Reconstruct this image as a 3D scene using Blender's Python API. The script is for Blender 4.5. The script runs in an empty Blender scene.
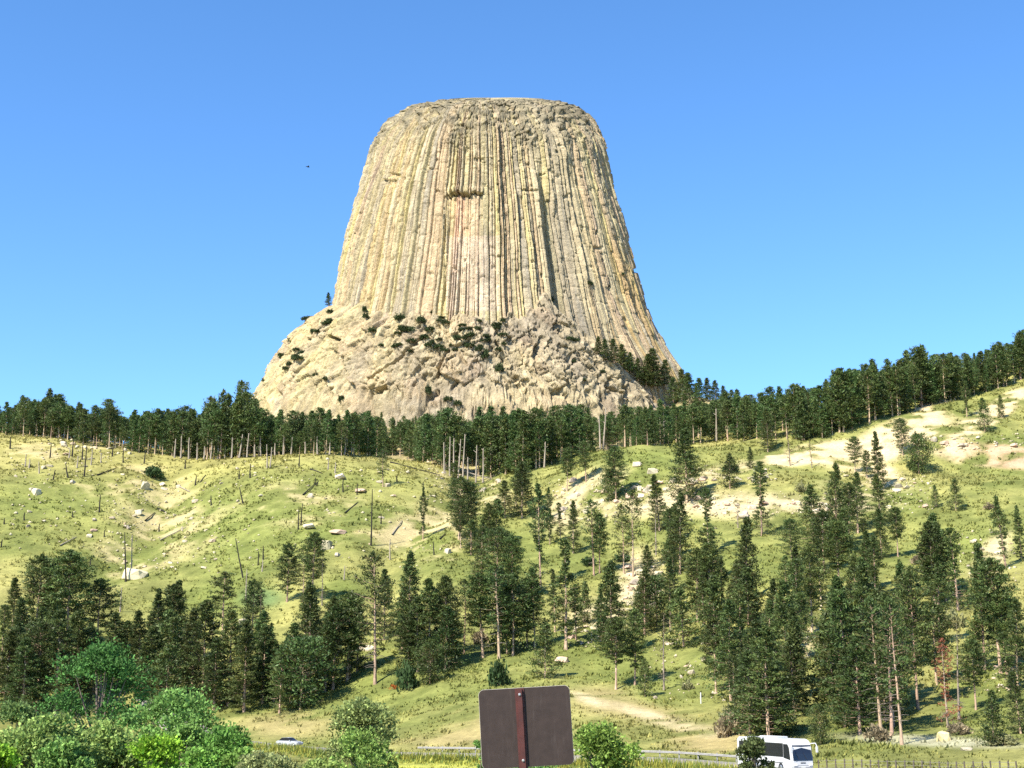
import bpy, bmesh, math
import numpy as np
from mathutils import Vector, Matrix

# ------------------------------------------------------------------ camera, sky, sun, exposure
S = bpy.context.scene
COL = S.collection
F_PX = 1407.0
PITCH = math.radians(12.27)
CP, SP = math.cos(PITCH), math.sin(PITCH)
cam_d = bpy.data.cameras.new('camera'); cam = bpy.data.objects.new('camera', cam_d); COL.objects.link(cam)
cam.location = (0, 0, 0); cam.rotation_euler = (math.pi / 2 + PITCH, 0, 0)
cam_d.sensor_width = 36.0; cam_d.lens = 36.0 * F_PX / 1024.0
cam_d.clip_start = 0.5; cam_d.clip_end = 30000
S.camera = cam

SUN_EL = math.radians(47); SUN_AZ = math.radians(-137)       # azimuth clockwise from +Y (view direction)
sun_dir = Vector((math.sin(SUN_AZ) * math.cos(SUN_EL), math.cos(SUN_AZ) * math.cos(SUN_EL), math.sin(SUN_EL)))
W = bpy.data.worlds.new('World'); S.world = W; W.use_nodes = True
wn = W.node_tree; wn.nodes.clear()
sky = wn.nodes.new('ShaderNodeTexSky'); sky.sky_type = 'NISHITA'; sky.sun_disc = False
sky.sun_elevation = SUN_EL; sky.sun_rotation = SUN_AZ % (2 * math.pi)
sky.altitude = 2000; sky.air_density = 1.0; sky.dust_density = 0.0; sky.ozone_density = 4.0
hs = wn.nodes.new('ShaderNodeHueSaturation'); hs.inputs['Saturation'].default_value = 1.16
bg = wn.nodes.new('ShaderNodeBackground'); bg.inputs['Strength'].default_value = 0.135
wo = wn.nodes.new('ShaderNodeOutputWorld')
wn.links.new(sky.outputs[0], hs.inputs['Color']); wn.links.new(hs.outputs[0], bg.inputs[0]); wn.links.new(bg.outputs[0], wo.inputs[0])
sl = bpy.data.lights.new('sun', 'SUN'); sl.energy = 5.0; sl.angle = math.radians(0.5); sl.color = (1.0, 0.94, 0.83)
so = bpy.data.objects.new('sun', sl); COL.objects.link(so); so.location = (-300, -400, 600)
so.rotation_euler = (-sun_dir).to_track_quat('-Z', 'Y').to_euler()
S.view_settings.view_transform = 'Standard'; S.view_settings.look = 'None'
S.view_settings.gamma = 1.0; S.view_settings.use_curve_mapping = False
S.view_settings.exposure = 1.15
S.render.engine = 'CYCLES'
S.cycles.max_bounces = 5; S.cycles.diffuse_bounces = 2; S.cycles.glossy_bounces = 2
S.cycles.transmission_bounces = 3; S.cycles.transparent_max_bounces = 4
S.cycles.use_denoising = False
S.cycles.pixel_filter_type = 'BLACKMAN_HARRIS'

RNG = np.random.default_rng(11)

# ------------------------------------------------------------------ noise
def _h(ix, iy, iz, seed):
    n = (ix.astype(np.int64) * 374761393 + iy.astype(np.int64) * 668265263 + iz.astype(np.int64) * 2147483647 + seed * 974711) & 0x7fffffff
    n = ((n ^ (n >> 13)) * 1274126177) & 0x7fffffff
    n = ((n ^ (n >> 16)) * 668265263) & 0x7fffffff
    return ((n ^ (n >> 15)) & 0xffffff) / float(0xffffff)

def vnoise(x, y, z=None, seed=0):
    x = np.asarray(x, float); y = np.asarray(y, float)
    z = np.zeros_like(x) if z is None else np.asarray(z, float)
    xi, yi, zi = np.floor(x), np.floor(y), np.floor(z)
    fx, fy, fz = x - xi, y - yi, z - zi
    fx, fy, fz = [t * t * (3 - 2 * t) for t in (fx, fy, fz)]
    r = 0
    for dx in (0, 1):
        for dy in (0, 1):
            for dz in (0, 1):
                w = (fx if dx else 1 - fx) * (fy if dy else 1 - fy) * (fz if dz else 1 - fz)
                r = r + w * _h(xi + dx, yi + dy, zi + dz, seed)
    return r * 2 - 1

def fbm(x, y, z=None, seed=0, octs=4, gain=0.5):
    a, r, f = 1.0, 0, 1.0
    for k in range(octs):
        r = r + a * vnoise(np.asarray(x) * f, np.asarray(y) * f, None if z is None else np.asarray(z) * f, seed + k)
        a *= gain; f *= 2.03
    return r

def worley(x, y, z, seed=0, cheb=False):
    xi, yi, zi = np.floor(x), np.floor(y), np.floor(z)
    f1 = np.full(x.shape, 9.0); f2 = np.full(x.shape, 9.0); cid = np.zeros(x.shape); til = np.zeros(x.shape)
    for dx in (-1, 0, 1):
        for dy in (-1, 0, 1):
            for dz in (-1, 0, 1):
                cx, cy, cz = xi + dx, yi + dy, zi + dz
                px = cx + _h(cx, cy, cz, seed); py = cy + _h(cx, cy, cz, seed + 1); pz = cz + _h(cx, cy, cz, seed + 2)
                d = np.maximum(np.maximum(np.abs(px - x), np.abs(py - y)), np.abs(pz - z)) if cheb else np.sqrt((px - x) ** 2 + (py - y) ** 2 + (pz - z) ** 2)
                new = d < f1
                f2 = np.where(new, f1, np.minimum(f2, d))
                cid = np.where(new, _h(cx, cy, cz, seed + 7), cid)
                til = np.where(new, (_h(cx, cy, cz, seed + 8) - .5) * 2 * (x - px) + (_h(cx, cy, cz, seed + 9) - .5) * 2 * (y - py), til)
                f1 = np.where(new, d, f1)
    return f1, f2, cid, til

def sstep(a, b, x):
    t = np.clip((x - a) / (b - a), 0, 1)
    return t * t * (3 - 2 * t)

# ------------------------------------------------------------------ object helpers
def mesh_np(name, verts, faces, mat, parent=None, col=None, smooth=False, link=True):
    """faces: (n,3) or (n,4) int array, or a list of such arrays"""
    me = bpy.data.meshes.new(name)
    verts = np.asarray(verts, np.float32).reshape(-1, 3)
    fl = faces if isinstance(faces, list) else [faces]
    fl = [np.asarray(f, np.int32) for f in fl if len(f)]
    me.vertices.add(len(verts)); me.vertices.foreach_set('co', verts.ravel())
    tot = np.concatenate([np.full(len(f), f.shape[1], np.int32) for f in fl])
    idx = np.concatenate([f.ravel() for f in fl])
    me.loops.add(len(idx)); me.loops.foreach_set('vertex_index', idx)
    me.polygons.add(len(tot))
    st = np.concatenate([[0], np.cumsum(tot)[:-1]]).astype(np.int32)
    me.polygons.foreach_set('loop_start', st); me.polygons.foreach_set('loop_total', tot)
    if smooth: me.polygons.foreach_set('use_smooth', np.ones(len(tot), bool))
    me.update(calc_edges=True)
    if col is not None:
        a = me.color_attributes.new('Col', 'FLOAT_COLOR', 'POINT')
        c = np.ones((len(verts), 4), np.float32); c[:, :3] = col
        a.data.foreach_set('color', c.ravel())
    me.materials.append(mat)
    if not link: return me
    o = bpy.data.objects.new(name, me); COL.objects.link(o)
    if parent: o.parent = parent
    return o

def obj_of(name, me, parent=None):
    o = bpy.data.objects.new(name, me); COL.objects.link(o)
    if parent: o.parent = parent
    return o

def tag(o, label=None, cat=None, group=None, kind=None):
    if label: o['label'] = label
    if cat: o['category'] = cat
    if group: o['group'] = group
    if kind: o['kind'] = kind
    return o

def thing(name, label, cat, loc=(0, 0, 0), rotz=0, group=None):
    o = bpy.data.objects.new(name, None); COL.objects.link(o)
    o.empty_display_size = 0.5; o.location = loc; o.rotation_euler = (0, 0, rotz)
    return tag(o, label, cat, group)

class MB:
    """collects boxes, bars, tubes and prisms into one mesh"""
    def __init__(s): s.v = []; s.f = []
    def add(s, vs, fs):
        k = len(s.v); s.v += [tuple(p) for p in vs]; s.f += [tuple(i + k for i in f) for f in fs]; return s
    def box(s, x0, x1, y0, y1, z0, z1):
        return s.add([(x0, y0, z0), (x1, y0, z0), (x1, y1, z0), (x0, y1, z0), (x0, y0, z1), (x1, y0, z1), (x1, y1, z1), (x0, y1, z1)],
                     [(3, 2, 1, 0), (4, 5, 6, 7), (0, 1, 5, 4), (1, 2, 6, 5), (2, 3, 7, 6), (3, 0, 4, 7)])
    def tube(s, pts, rad, n=8, cap=True):
        pts = [Vector(p) for p in pts]
        if not hasattr(rad, '__len__'): rad = [rad] * len(pts)
        rings = []
        for i, p in enumerate(pts):
            d = (pts[min(i + 1, len(pts) - 1)] - pts[max(i - 1, 0)]).normalized()
            a = d.cross(Vector((0, 0, 1)) if abs(d.z) < 0.9 else Vector((1, 0, 0))).normalized(); b = d.cross(a)
            rings.append([p + rad[i] * (math.cos(2 * math.pi * k / n) * a + math.sin(2 * math.pi * k / n) * b) for k in range(n)])
        vs = [q for r in rings for q in r]; fs = []
        for i in range(len(pts) - 1):
            for k in range(n):
                fs.append((i * n + k, i * n + (k + 1) % n, (i + 1) * n + (k + 1) % n, (i + 1) * n + k))
        if cap:
            fs.append(tuple(range(n - 1, -1, -1))); fs.append(tuple((len(pts) - 1) * n + k for k in range(n)))
        return s.add(vs, fs)
    def prism(s, poly, axis, a, b):
        """poly of 2-D points extruded along axis from a to b ('x': (y,z), 'y': (x,z), 'z': (x,y))"""
        n = len(poly)
        mk = {'x': lambda p, t: (t, p[0], p[1]), 'y': lambda p, t: (p[0], t, p[1]), 'z': lambda p, t: (p[0], p[1], t)}[axis]
        vs = [mk(p, a) for p in poly] + [mk(p, b) for p in poly]
        fs = [tuple(range(n - 1, -1, -1)), tuple(range(n, 2 * n))] + [(k, (k + 1) % n, n + (k + 1) % n, n + k) for k in range(n)]
        return s.add(vs, fs)
    def build(s, name, mat, parent=None, bevel=0.0, smooth=False):
        me = bpy.data.meshes.new(name); me.from_pydata(s.v, [], s.f); me.validate()
        bm = bmesh.new(); bm.from_mesh(me); bmesh.ops.recalc_face_normals(bm, faces=bm.faces)
        if bevel: bmesh.ops.bevel(bm, geom=list(bm.edges), offset=bevel, segments=2, affect='EDGES', clamp_overlap=True)
        bm.to_mesh(me); bm.free()
        if smooth:
            for p in me.polygons: p.use_smooth = True
        me.materials.append(mat)
        return obj_of(name, me, parent)

# ------------------------------------------------------------------ materials
def new_mat(name):
    m = bpy.data.materials.new(name); m.use_nodes = True
    return m, m.node_tree, m.node_tree.nodes['Principled BSDF']

def plain(name, rgb, rough=0.6, metal=0.0, noise=0.12, scale=4.0, spec=0.4):
    m, nt, b = new_mat(name)
    tc = nt.nodes.new('ShaderNodeTexCoord'); no = nt.nodes.new('ShaderNodeTexNoise')
    no.inputs['Scale'].default_value = scale; no.inputs['Detail'].default_value = 5
    mr = nt.nodes.new('ShaderNodeMapRange'); mr.inputs[1].default_value = 0.3; mr.inputs[2].default_value = 0.7
    mr.inputs[3].default_value = 1 - noise; mr.inputs[4].default_value = 1 + noise
    mx = nt.nodes.new('ShaderNodeVectorMath'); mx.operation = 'SCALE'; mx.inputs[0].default_value = rgb
    nt.links.new(tc.outputs['Object'], no.inputs['Vector']); nt.links.new(no.outputs['Fac'], mr.inputs[0])
    nt.links.new(mr.outputs[0], mx.inputs['Scale']); nt.links.new(mx.outputs[0], b.inputs['Base Color'])
    b.inputs['Roughness'].default_value = rough; b.inputs['Metallic'].default_value = metal
    b.inputs['Specular IOR Level'].default_value = spec
    return m

def attr_mat(name, rough=0.9, nscale=0.8, namp=0.25, bump=0.0, bscale=2.0, bdist=0.3, objrand=0.0, transl=0.0, spec=0.15):
    """base colour from the 'Col' attribute, broken up by noise; optional bump and leaf translucency"""
    m, nt, b = new_mat(name)
    at = nt.nodes.new('ShaderNodeVertexColor'); at.layer_name = 'Col'
    tc = nt.nodes.new('ShaderNodeTexCoord')
    no = nt.nodes.new('ShaderNodeTexNoise'); no.inputs['Scale'].default_value = nscale; no.inputs['Detail'].default_value = 6
    no.inputs['Roughness'].default_value = 0.7
    mr = nt.nodes.new('ShaderNodeMapRange'); mr.inputs[1].default_value = 0.3; mr.inputs[2].default_value = 0.7
    mr.inputs[3].default_value = 1 - namp; mr.inputs[4].default_value = 1 + namp
    nt.links.new(tc.outputs['Object'], no.inputs['Vector']); nt.links.new(no.outputs['Fac'], mr.inputs[0])
    sc = nt.nodes.new('ShaderNodeVectorMath'); sc.operation = 'SCALE'
    nt.links.new(at.outputs['Color'], sc.inputs[0]); nt.links.new(mr.outputs[0], sc.inputs['Scale'])
    out = sc.outputs[0]
    if objrand:
        oi = nt.nodes.new('ShaderNodeObjectInfo')
        m2 = nt.nodes.new('ShaderNodeMapRange'); m2.inputs[3].default_value = 1 - objrand; m2.inputs[4].default_value = 1 + objrand
        s2 = nt.nodes.new('ShaderNodeVectorMath'); s2.operation = 'SCALE'
        nt.links.new(oi.outputs['Random'], m2.inputs[0]); nt.links.new(out, s2.inputs[0]); nt.links.new(m2.outputs[0], s2.inputs['Scale'])
        h2 = nt.nodes.new('ShaderNodeHueSaturation')
        m3 = nt.nodes.new('ShaderNodeMapRange'); m3.inputs[3].default_value = 0.485; m3.inputs[4].default_value = 0.515
        fr = nt.nodes.new('ShaderNodeMath'); fr.operation = 'MULTIPLY'; fr.inputs[1].default_value = 17.3
        f2 = nt.nodes.new('ShaderNodeMath'); f2.operation = 'FRACT'
        nt.links.new(oi.outputs['Random'], fr.inputs[0]); nt.links.new(fr.outputs[0], f2.inputs[0]); nt.links.new(f2.outputs[0], m3.inputs[0])
        nt.links.new(m3.outputs[0], h2.inputs['Hue']); nt.links.new(s2.outputs[0], h2.inputs['Color'])
        out = h2.outputs[0]
    nt.links.new(out, b.inputs['Base Color'])
    b.inputs['Roughness'].default_value = rough; b.inputs['Specular IOR Level'].default_value = spec
    if bump:
        n2 = nt.nodes.new('ShaderNodeTexNoise'); n2.inputs['Scale'].default_value = bscale; n2.inputs['Detail'].default_value = 8
        n2.inputs['Roughness'].default_value = 0.72
        bp = nt.nodes.new('ShaderNodeBump'); bp.inputs['Strength'].default_value = bump; bp.inputs['Distance'].default_value = bdist
        nt.links.new(tc.outputs['Object'], n2.inputs['Vector']); nt.links.new(n2.outputs['Fac'], bp.inputs['Height'])
        nt.links.new(bp.outputs[0], b.inputs['Normal'])
    if transl:
        tr = nt.nodes.new('ShaderNodeBsdfTranslucent'); mixs = nt.nodes.new('ShaderNodeMixShader')
        mixs.inputs[0].default_value = transl
        nt.links.new(out, tr.inputs['Color'])
        nt.links.new(b.outputs[0], mixs.inputs[1]); nt.links.new(tr.outputs[0], mixs.inputs[2])
        nt.links.new(mixs.outputs[0], nt.nodes['Material Output'].inputs['Surface'])
    return m

M_GROUND = attr_mat('ground_cover', 0.95, 1.1, 0.25, bump=0.8, bscale=1.3, bdist=0.3)
M_ROCK = attr_mat('tower_rock', 0.92, 0.45, 0.3, bump=1.0, bscale=0.55, bdist=1.6)
M_BOULDER = attr_mat('boulder_stone', 0.9, 1.3, 0.18, bump=0.5, bscale=1.6, bdist=0.2, objrand=0.22)
M_NEEDLE = attr_mat('pine_needles', 0.5, 0.5, 0.2, objrand=0.25, transl=0.18, spec=0.2)
M_LEAF = attr_mat('broad_leaves', 0.65, 0.6, 0.2, transl=0.3, spec=0.15)
M_GRASS = attr_mat('grass_blades', 0.85, 0.7, 0.15, transl=0.25)
M_BARK = attr_mat('pine_bark', 0.9, 1.2, 0.3, bump=0.5, bscale=3, bdist=0.1, objrand=0.2)
M_CHAR = plain('charred_wood', (0.022, 0.018, 0.015), 0.9, noise=0.4, scale=2)
M_DEADWOOD = plain('weathered_wood', (0.30, 0.25, 0.19), 0.9, noise=0.3, scale=2)

# ------------------------------------------------------------------ terrain
def z_of(Y, py):
    return Y * math.tan(PITCH + math.atan((384.0 - py) / F_PX))

NEAR = [(-400, -1.7), (-40, -1.65), (0, -1.6), (14, -1.7), (30, -2.6), (60, -6.2), (95, -9.0)]
COLS = {   # pixel column: (forward distance, pixel row) pairs of the hill as it climbs
 -80: [(150,'z',-9.6),(215,'z',-10),(255,745),(300,690),(350,622),(400,560),(450,500),(490,456),(520,438),(570,436)],
 0:   [(150,'z',-9.6),(215,'z',-10),(255,745),(300,690),(350,622),(400,560),(450,500),(490,456),(520,437),(570,436)],
 100: [(150,'z',-9.6),(215,'z',-10),(255,745),(300,692),(350,626),(400,566),(450,512),(490,462),(515,445),(560,444)],
 200: [(150,'z',-9.6),(215,'z',-10),(252,746),(300,700),(340,650),(380,596),(420,548),(455,508),(490,470),(512,460),(560,462)],
 260: [(150,'z',-9.5),(210,'z',-9.6),(245,747),(290,702),(330,645),(370,590),(410,535),(445,492),(480,464),(500,457),(550,459)],
 340: [(150, 'z', -9.6), (205, 'z', -9.85), (238, 749.5), (280, 702), (320, 650), (360, 595), (400, 540), (440, 496), (470, 466), (495, 453), (540, 455)],
 400: [(150, 'z', -9.6), (198, 'z', -9.85), (228, 749.5), (270, 700), (310, 650), (350, 600), (390, 552), (430, 510), (465, 478), (495, 462), (540, 460)],
 450: [(150, 'z', -9.6), (190, 'z', -9.85), (222, 750.5), (262, 698), (300, 655), (340, 610), (380, 562), (420, 522), (460, 494), (500, 475), (560, 458)],
 510: [(150, 'z', -9.6), (180, 'z', -9.85), (214, 752.5), (255, 695), (295, 652), (335, 610), (375, 568), (412, 530), (450, 500), (490, 478), (550, 458)],
 560: [(150, 'z', -9.6), (175, 'z', -9.85), (207, 752.5), (240, 705), (280, 664), (320, 622), (360, 580), (395, 545), (425, 512), (450, 487), (490, 468), (550, 455)],
 600: [(150,'z',-9.0),(172,'z',-9.0),(200,750),(232,712),(270,672),(310,625),(350,585),(385,550),(412,520),(428,496),(452,462),(475,452),(520,452)],
 640: [(150,'z',-9.0),(168,'z',-9.0),(194,751),(226,716),(265,672),(305,628),(345,588),(380,550),(405,520),(420,496),(445,456),(468,442.5),(510,446)],
 680: [(150,'z',-9.0),(164,'z',-9.0),(190,752),(220,720),(258,675),(300,625),(340,580),(375,542),(398,514),(412,492),(442,460),(470,446),(520,444)],
 720: [(150,'z',-9.0),(162,'z',-9.0),(184,754),(212,722),(250,676),(292,622),(332,575),(370,536),(392,512),(404,492),(440,466),(480,446),(550,434)],
 800: [(140,'z',-8.9),(158,'z',-8.9),(176,752),(200,722),(240,672),(285,616),(325,572),(365,532),(390,508),(402,484),(430,467),(446,452),(478,428),(540,420)],
 880: [(128,'z',-8.6),(145,'z',-8.5),(165,748),(190,725),(230,680),(280,620),(330,566),(372,526),(408,492),(432,468),(446,448),(482,415),(540,402)],
 960: [(118,'z',-8.0),(138,'z',-8.0),(156,747),(180,726),(215,684),(265,624),(315,572),(365,524),(405,484),(428,468),(438,447),(468,420),(505,392),(560,378)],
 1024:[(112,'z',-7.6),(132,'z',-7.6),(152,746),(175,722),(212,678),(262,620),(312,566),(362,520),(402,484),(424,468),(434,447),(466,414),(510,378),(570,362)],
 1120:[(112,'z',-7.4),(132,'z',-7.4),(150,744),(175,716),(212,668),(262,605),(312,550),(362,505),(402,470),(424,452),(434,432),(466,400),(510,365),(570,345)],
}
def pchip(xs, ys, x):
    xs = np.array(xs, float); ys = np.array(ys, float)
    h = np.diff(xs); d = np.diff(ys) / h
    m = np.zeros(len(xs)); m[0] = d[0]; m[-1] = d[-1]
    for i in range(1, len(xs) - 1):
        if d[i - 1] * d[i] > 0:
            w1, w2 = 2 * h[i] + h[i - 1], h[i] + 2 * h[i - 1]
            m[i] = (w1 + w2) / (w1 / d[i - 1] + w2 / d[i])
    k = np.clip(np.searchsorted(xs, x) - 1, 0, len(xs) - 2)
    t = (x - xs[k]) / h[k]; t2, t3 = t * t, t * t * t
    return (2*t3 - 3*t2 + 1) * ys[k] + (t3 - 2*t2 + t) * h[k] * m[k] + (-2*t3 + 3*t2) * ys[k + 1] + (t3 - t2) * h[k] * m[k + 1]

YS = np.arange(-400, 721, 2.0)
PXS = np.arange(-80, 1121, 10.0)
_cols = []
for c in sorted(COLS):
    pts = list(NEAR)
    for e in COLS[c]:
        pts.append((e[0], e[2]) if e[1] == 'z' else (e[0], z_of(e[0], e[1])))
    Y1, z1 = pts[-1]
    pts += [(Y1 + 80, z1 + 3), (720, max(z1 + 6, z1 + 6))]
    _cols.append(pchip([p[0] for p in pts], [p[1] for p in pts], YS))
_cols = np.array(_cols); _ck = np.array(sorted(COLS), float)
HT = np.array([[0.0]])
HT = np.stack([np.interp(PXS, _ck, _cols[:, j]) for j in range(len(YS))], 1)
ker = np.exp(-0.5 * (np.arange(-4, 5) / 1.6) ** 2); ker /= ker.sum()
HT = np.stack([np.convolve(np.pad(HT[:, j], 4, mode='edge'), ker, 'valid') for j in range(len(YS))], 1)

TX, TY = -26.0, 1150.0                     # axis of the rock tower
def h_base(X, Y):
    X = np.asarray(X, float); Y = np.asarray(Y, float)
    Yc = np.clip(Y, -400, 719.9)
    Yq = np.maximum(Y, 90.0); q = X / Yq
    px = 512 + F_PX * q; 
    for _ in range(3):
        i = np.clip((px + 80) / 10, 0, len(PXS) - 1.001); j = np.clip((Yc + 400) / 2, 0, len(YS) - 1.001)
        i0 = i.astype(int); j0 = j.astype(int); fi = i - i0; fj = j - j0
        z = HT[i0, j0] * (1 - fi) * (1 - fj) + HT[i0 + 1, j0] * fi * (1 - fj) + HT[i0, j0 + 1] * (1 - fi) * fj + HT[i0 + 1, j0 + 1] * fi * fj
        px = 512 + F_PX * q / (CP + np.clip(z / Yq, -0.1, 0.3) * SP)
    # skirt of the tower
    r = np.hypot(X - TX, (Y - TY) * 1.05)
    cone = 190 + 44 * sstep(110, 172, X - TX) + 8 * sstep(-90, -170, X - TX) - np.where(X > TX, 0.33, 0.42) * np.maximum(r - 150, 0)
    k = 10.0
    far = sstep(600, 720, Y)
    z = np.where(far > 0, np.maximum(z, far * cone + (1 - far) * z), z)
    # the land falls away again far beyond
    z = z * (1 - 0.6 * sstep(1600, 5000, np.hypot(X, Y)))
    return z, px

def h(X, Y):
    z, px = h_base(X, Y)
    hill = sstep(180, 300, Y)
    n = fbm(np.asarray(X) / 45., np.asarray(Y) / 45., seed=3, octs=3) * 1.6 + fbm(np.asarray(X) / 9., np.asarray(Y) / 9., seed=8, octs=3) * 0.38
    # gullies that run down the slope on the left hill
    gx = np.asarray(X) - (-118 + (np.asarray(Y) - 400) * -0.02 + 8 * np.sin(np.asarray(Y) / 31.))
    g1 = -4.5 * np.exp(-(gx / 9.) ** 2) * sstep(330, 390, Y) * (1 - sstep(470, 520, Y))
    gx2 = np.asarray(X) - (-30 + (np.asarray(Y) - 380) * 0.14 + 5 * np.sin(np.asarray(Y) / 23.))
    g2 = -3.5 * np.exp(-(gx2 / 8.) ** 2) * sstep(300, 360, Y) * (1 - sstep(500, 540, Y))
    return z + (n * (0.15 + 0.85 * hill)) + g1 + g2

def h1(x, y): return float(h(np.array([x]), np.array([y]))[0])

def proj(X, Y, Z):
    d = Y * CP + Z * SP
    return 512 + F_PX * X / d, 384 - F_PX * (-Y * SP + Z * CP) / d

_YY = np.arange(70, 1060, 0.6)
def ground_at(px, py, ymin=70, back=0.0):
    """the point of the ground that the picture shows at a pixel"""
    u, v = (px - 512) / F_PX, (384 - py) / F_PX
    dy, dz = CP - v * SP, SP + v * CP
    Y = _YY[_YY >= ymin]; t = Y / dy
    X = u * t; Z = dz * t; gap = h(X, Y) - Z
    k = np.argmax(gap > 0) if (gap > 0).any() else int(np.argmax(np.where(Y < 620, gap, -99)))
    x, y = X[k], Y[k] + back
    x *= y / Y[k]
    return x, y, h1(x, y)

def px2m(n, p):                      # metres spanned by n pixels at point p
    return n * (p[1] * CP + p[2] * SP) / F_PX

# ground sheet: one grid, fine where the picture looks
def axis(fine0, fine1, step, lo, hi, g=1.12):
    a = list(np.arange(fine0, fine1 + .01, step)); s = step
    while a[-1] < hi: s *= g; a.append(a[-1] + s)
    s = step
    while a[0] > lo: s *= g; a.insert(0, a[0] - s)
    return np.array(a)
gx = axis(-215, 215, 1.15, -9000, 9000); gy = axis(130, 540, 1.1, -3000, 12000, 1.07)
GX, GY = np.meshgrid(gx, gy)
GZ = h(GX, GY)
nx, ny = len(gx), len(gy)
vid = np.arange(nx * ny).reshape(ny, nx)
quads = np.stack([vid[:-1, :-1], vid[:-1, 1:], vid[1:, 1:], vid[1:, :-1]], -1).reshape(-1, 4)

def blob(px, py, cx, cy, rx, ry, soft=0.5, rot=0.0):
    c, s = math.cos(math.radians(rot)), math.sin(math.radians(rot))
    a = (px - cx) * c + (py - cy) * s; b = -(px - cx) * s + (py - cy) * c
    return 1 - sstep(1 - soft, 1 + soft, np.sqrt((a / rx) ** 2 + (b / ry) ** 2))

def ground_colour(X, Y, Z):
    """what grows or lies bare where: lush and dry grass, sand, red clay, gravel"""
    px, py = proj(X, np.maximum(Y, 1.0), Z)
    n1 = fbm(X / 38., Y / 38., seed=21, octs=4); n2 = fbm(X / 11., Y / 11., seed=31, octs=4); n3 = fbm(X / 3.2, Y / 3.2, seed=41, octs=3)
    lush = np.array([0.140, 0.158, 0.040]); dry = np.array([0.255, 0.235, 0.076]); pale = np.array([0.36, 0.29, 0.15])
    sand = np.array([0.42, 0.34, 0.195]); red = np.array([0.40, 0.265, 0.16]); deep = np.array([0.09, 0.14, 0.05])
    m = np.clip(0.44 + 0.5 * n1 + 0.22 * n2 + 0.12 * n3, 0, 1)
    c = lush[None] * (1 - m.ravel()[:, None]) + dry[None] * m.ravel()[:, None]
    def mix(c, col, w):
        w = np.clip(w, 0, 1).ravel()[:, None]; return c * (1 - w) + col[None] * w
    w2 = n2 + 0.6 * n3
    inhill = (Y > 120) & (Y < 640)
    # yellow crest of the left hill, green patches
    c = mix(c, np.array([0.30, 0.265, 0.088]), 0.75 * sstep(500, 455, py + 14 * n1) * (px < 480) * inhill)
    for b in ((50, 500, 60, 24), (250, 530, 90, 40), (330, 475, 90, 14), (225, 600, 40, 14), (345, 590, 30, 14), (650, 460, 50, 15), (430, 545, 60, 10),
              (960, 545, 60, 25), (640, 690, 70, 18), (900, 500, 30, 20), (610, 655, 40, 22), (520, 545, 30, 10), (860, 735, 50, 14), (985, 690, 40, 40)):
        c = mix(c, lush * np.array([0.9, 1.0, 0.85]), 0.75 * blob(px, py, b[0], b[1], b[2], b[3], 0.7) * (0.7 + 0.5 * n1) * inhill)
    c = mix(c, deep, 0.8 * blob(px, py, 262, 598, 22, 10, 0.6) * inhill)
    # dry tan in the bottom meadow
    for b in ((285, 724, 46, 13, 0), (470, 724, 34, 14, 0), (640, 712, 50, 10, 16), (690, 733, 60, 16, 12), (600, 700, 30, 14, 0), (455, 740, 60, 8, 0), (710, 745, 40, 12, 0)):
        c = mix(c, np.array([0.27, 0.215, 0.095]), 0.75 * blob(px, py, b[0], b[1], b[2], b[3], 0.7, b[4]) * np.clip(0.55 + 0.9 * w2, 0, 1) * inhill)
    for b in ((655, 718, 45, 5, 18), (690, 728, 36, 6, 10), (590, 700, 20, 4, 20)):
        c = mix(c, np.array([0.43, 0.35, 0.20]), blob(px, py, b[0], b[1], b[2], b[3], 0.6, b[4]) * np.clip(0.8 + 0.7 * w2, 0, 1) * inhill)
    # bare soil and scree patches
    for b in ((170, 520, 45, 30), (130, 560, 40, 22), (400, 535, 60, 14), (60, 452, 60, 8), (300, 505, 50, 18), (445, 560, 24, 12), (120, 480, 50, 14), (440, 525, 40, 20)):
        c = mix(c, pale, 0.8 * blob(px, py, b[0], b[1], b[2], b[3], 0.8) * np.clip(0.05 + 1.5 * w2, 0, 1) * inhill)
    for b in ((585, 500, 42, 20, -30), (655, 500, 50, 14, -8), (640, 590, 22, 34, 0), (735, 505, 60, 12, 0), (810, 508, 60, 10, 4), (610, 615, 40, 14, 0), (725, 470, 30, 6, -12),
              (805, 625, 18, 26, 0), (870, 490, 40, 18, 0), (470, 480, 40, 16, 30), (990, 560, 12, 30, 30)):
        c = mix(c, sand * 0.95, blob(px, py, b[0], b[1], b[2], b[3], 0.6, b[4]) * np.clip(0.5 + 1.1 * w2, 0, 1) * inhill)
    # sandy slope and red bluff at the right
    for b in ((900, 437, 52, 17, -20), (830, 452, 55, 10, -6), (925, 415, 26, 10, -35), (870, 452, 44, 14, -10), (975, 425, 40, 10, -30), (1005, 405, 24, 9, -35), (876, 476, 20, 12, 0), (785, 458, 24, 8, 0)):
        c = mix(c, np.array([0.47, 0.37, 0.205]), 1.3 * blob(px, py, b[0], b[1], b[2], b[3], 0.35, b[4]) * np.clip(0.75 + 1.2 * w2, 0, 1) * inhill)
    c = mix(c, red, 1.3 * blob(px, py, 1000, 456, 58, 11, 0.3, 6) * np.clip(1.0 + w2, 0, 1) * inhill)
    c = mix(c, np.array([0.44, 0.35, 0.20]), 1.1 * blob(px, py, 960, 455, 30, 8, 0.4, 14) * np.clip(0.8 + w2, 0, 1) * inhill)
    # gravel strip and weeds by the road
    c = mix(c, np.array([0.36, 0.345, 0.22]), 0.9 * blob(px, py, 930, 741, 85, 5, 0.5, 3) * inhill)
    c = mix(c, np.array([0.36, 0.36, 0.07]), 0.8 * blob(px, py, 440, 765, 70, 9, 0.5) * inhill)
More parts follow.
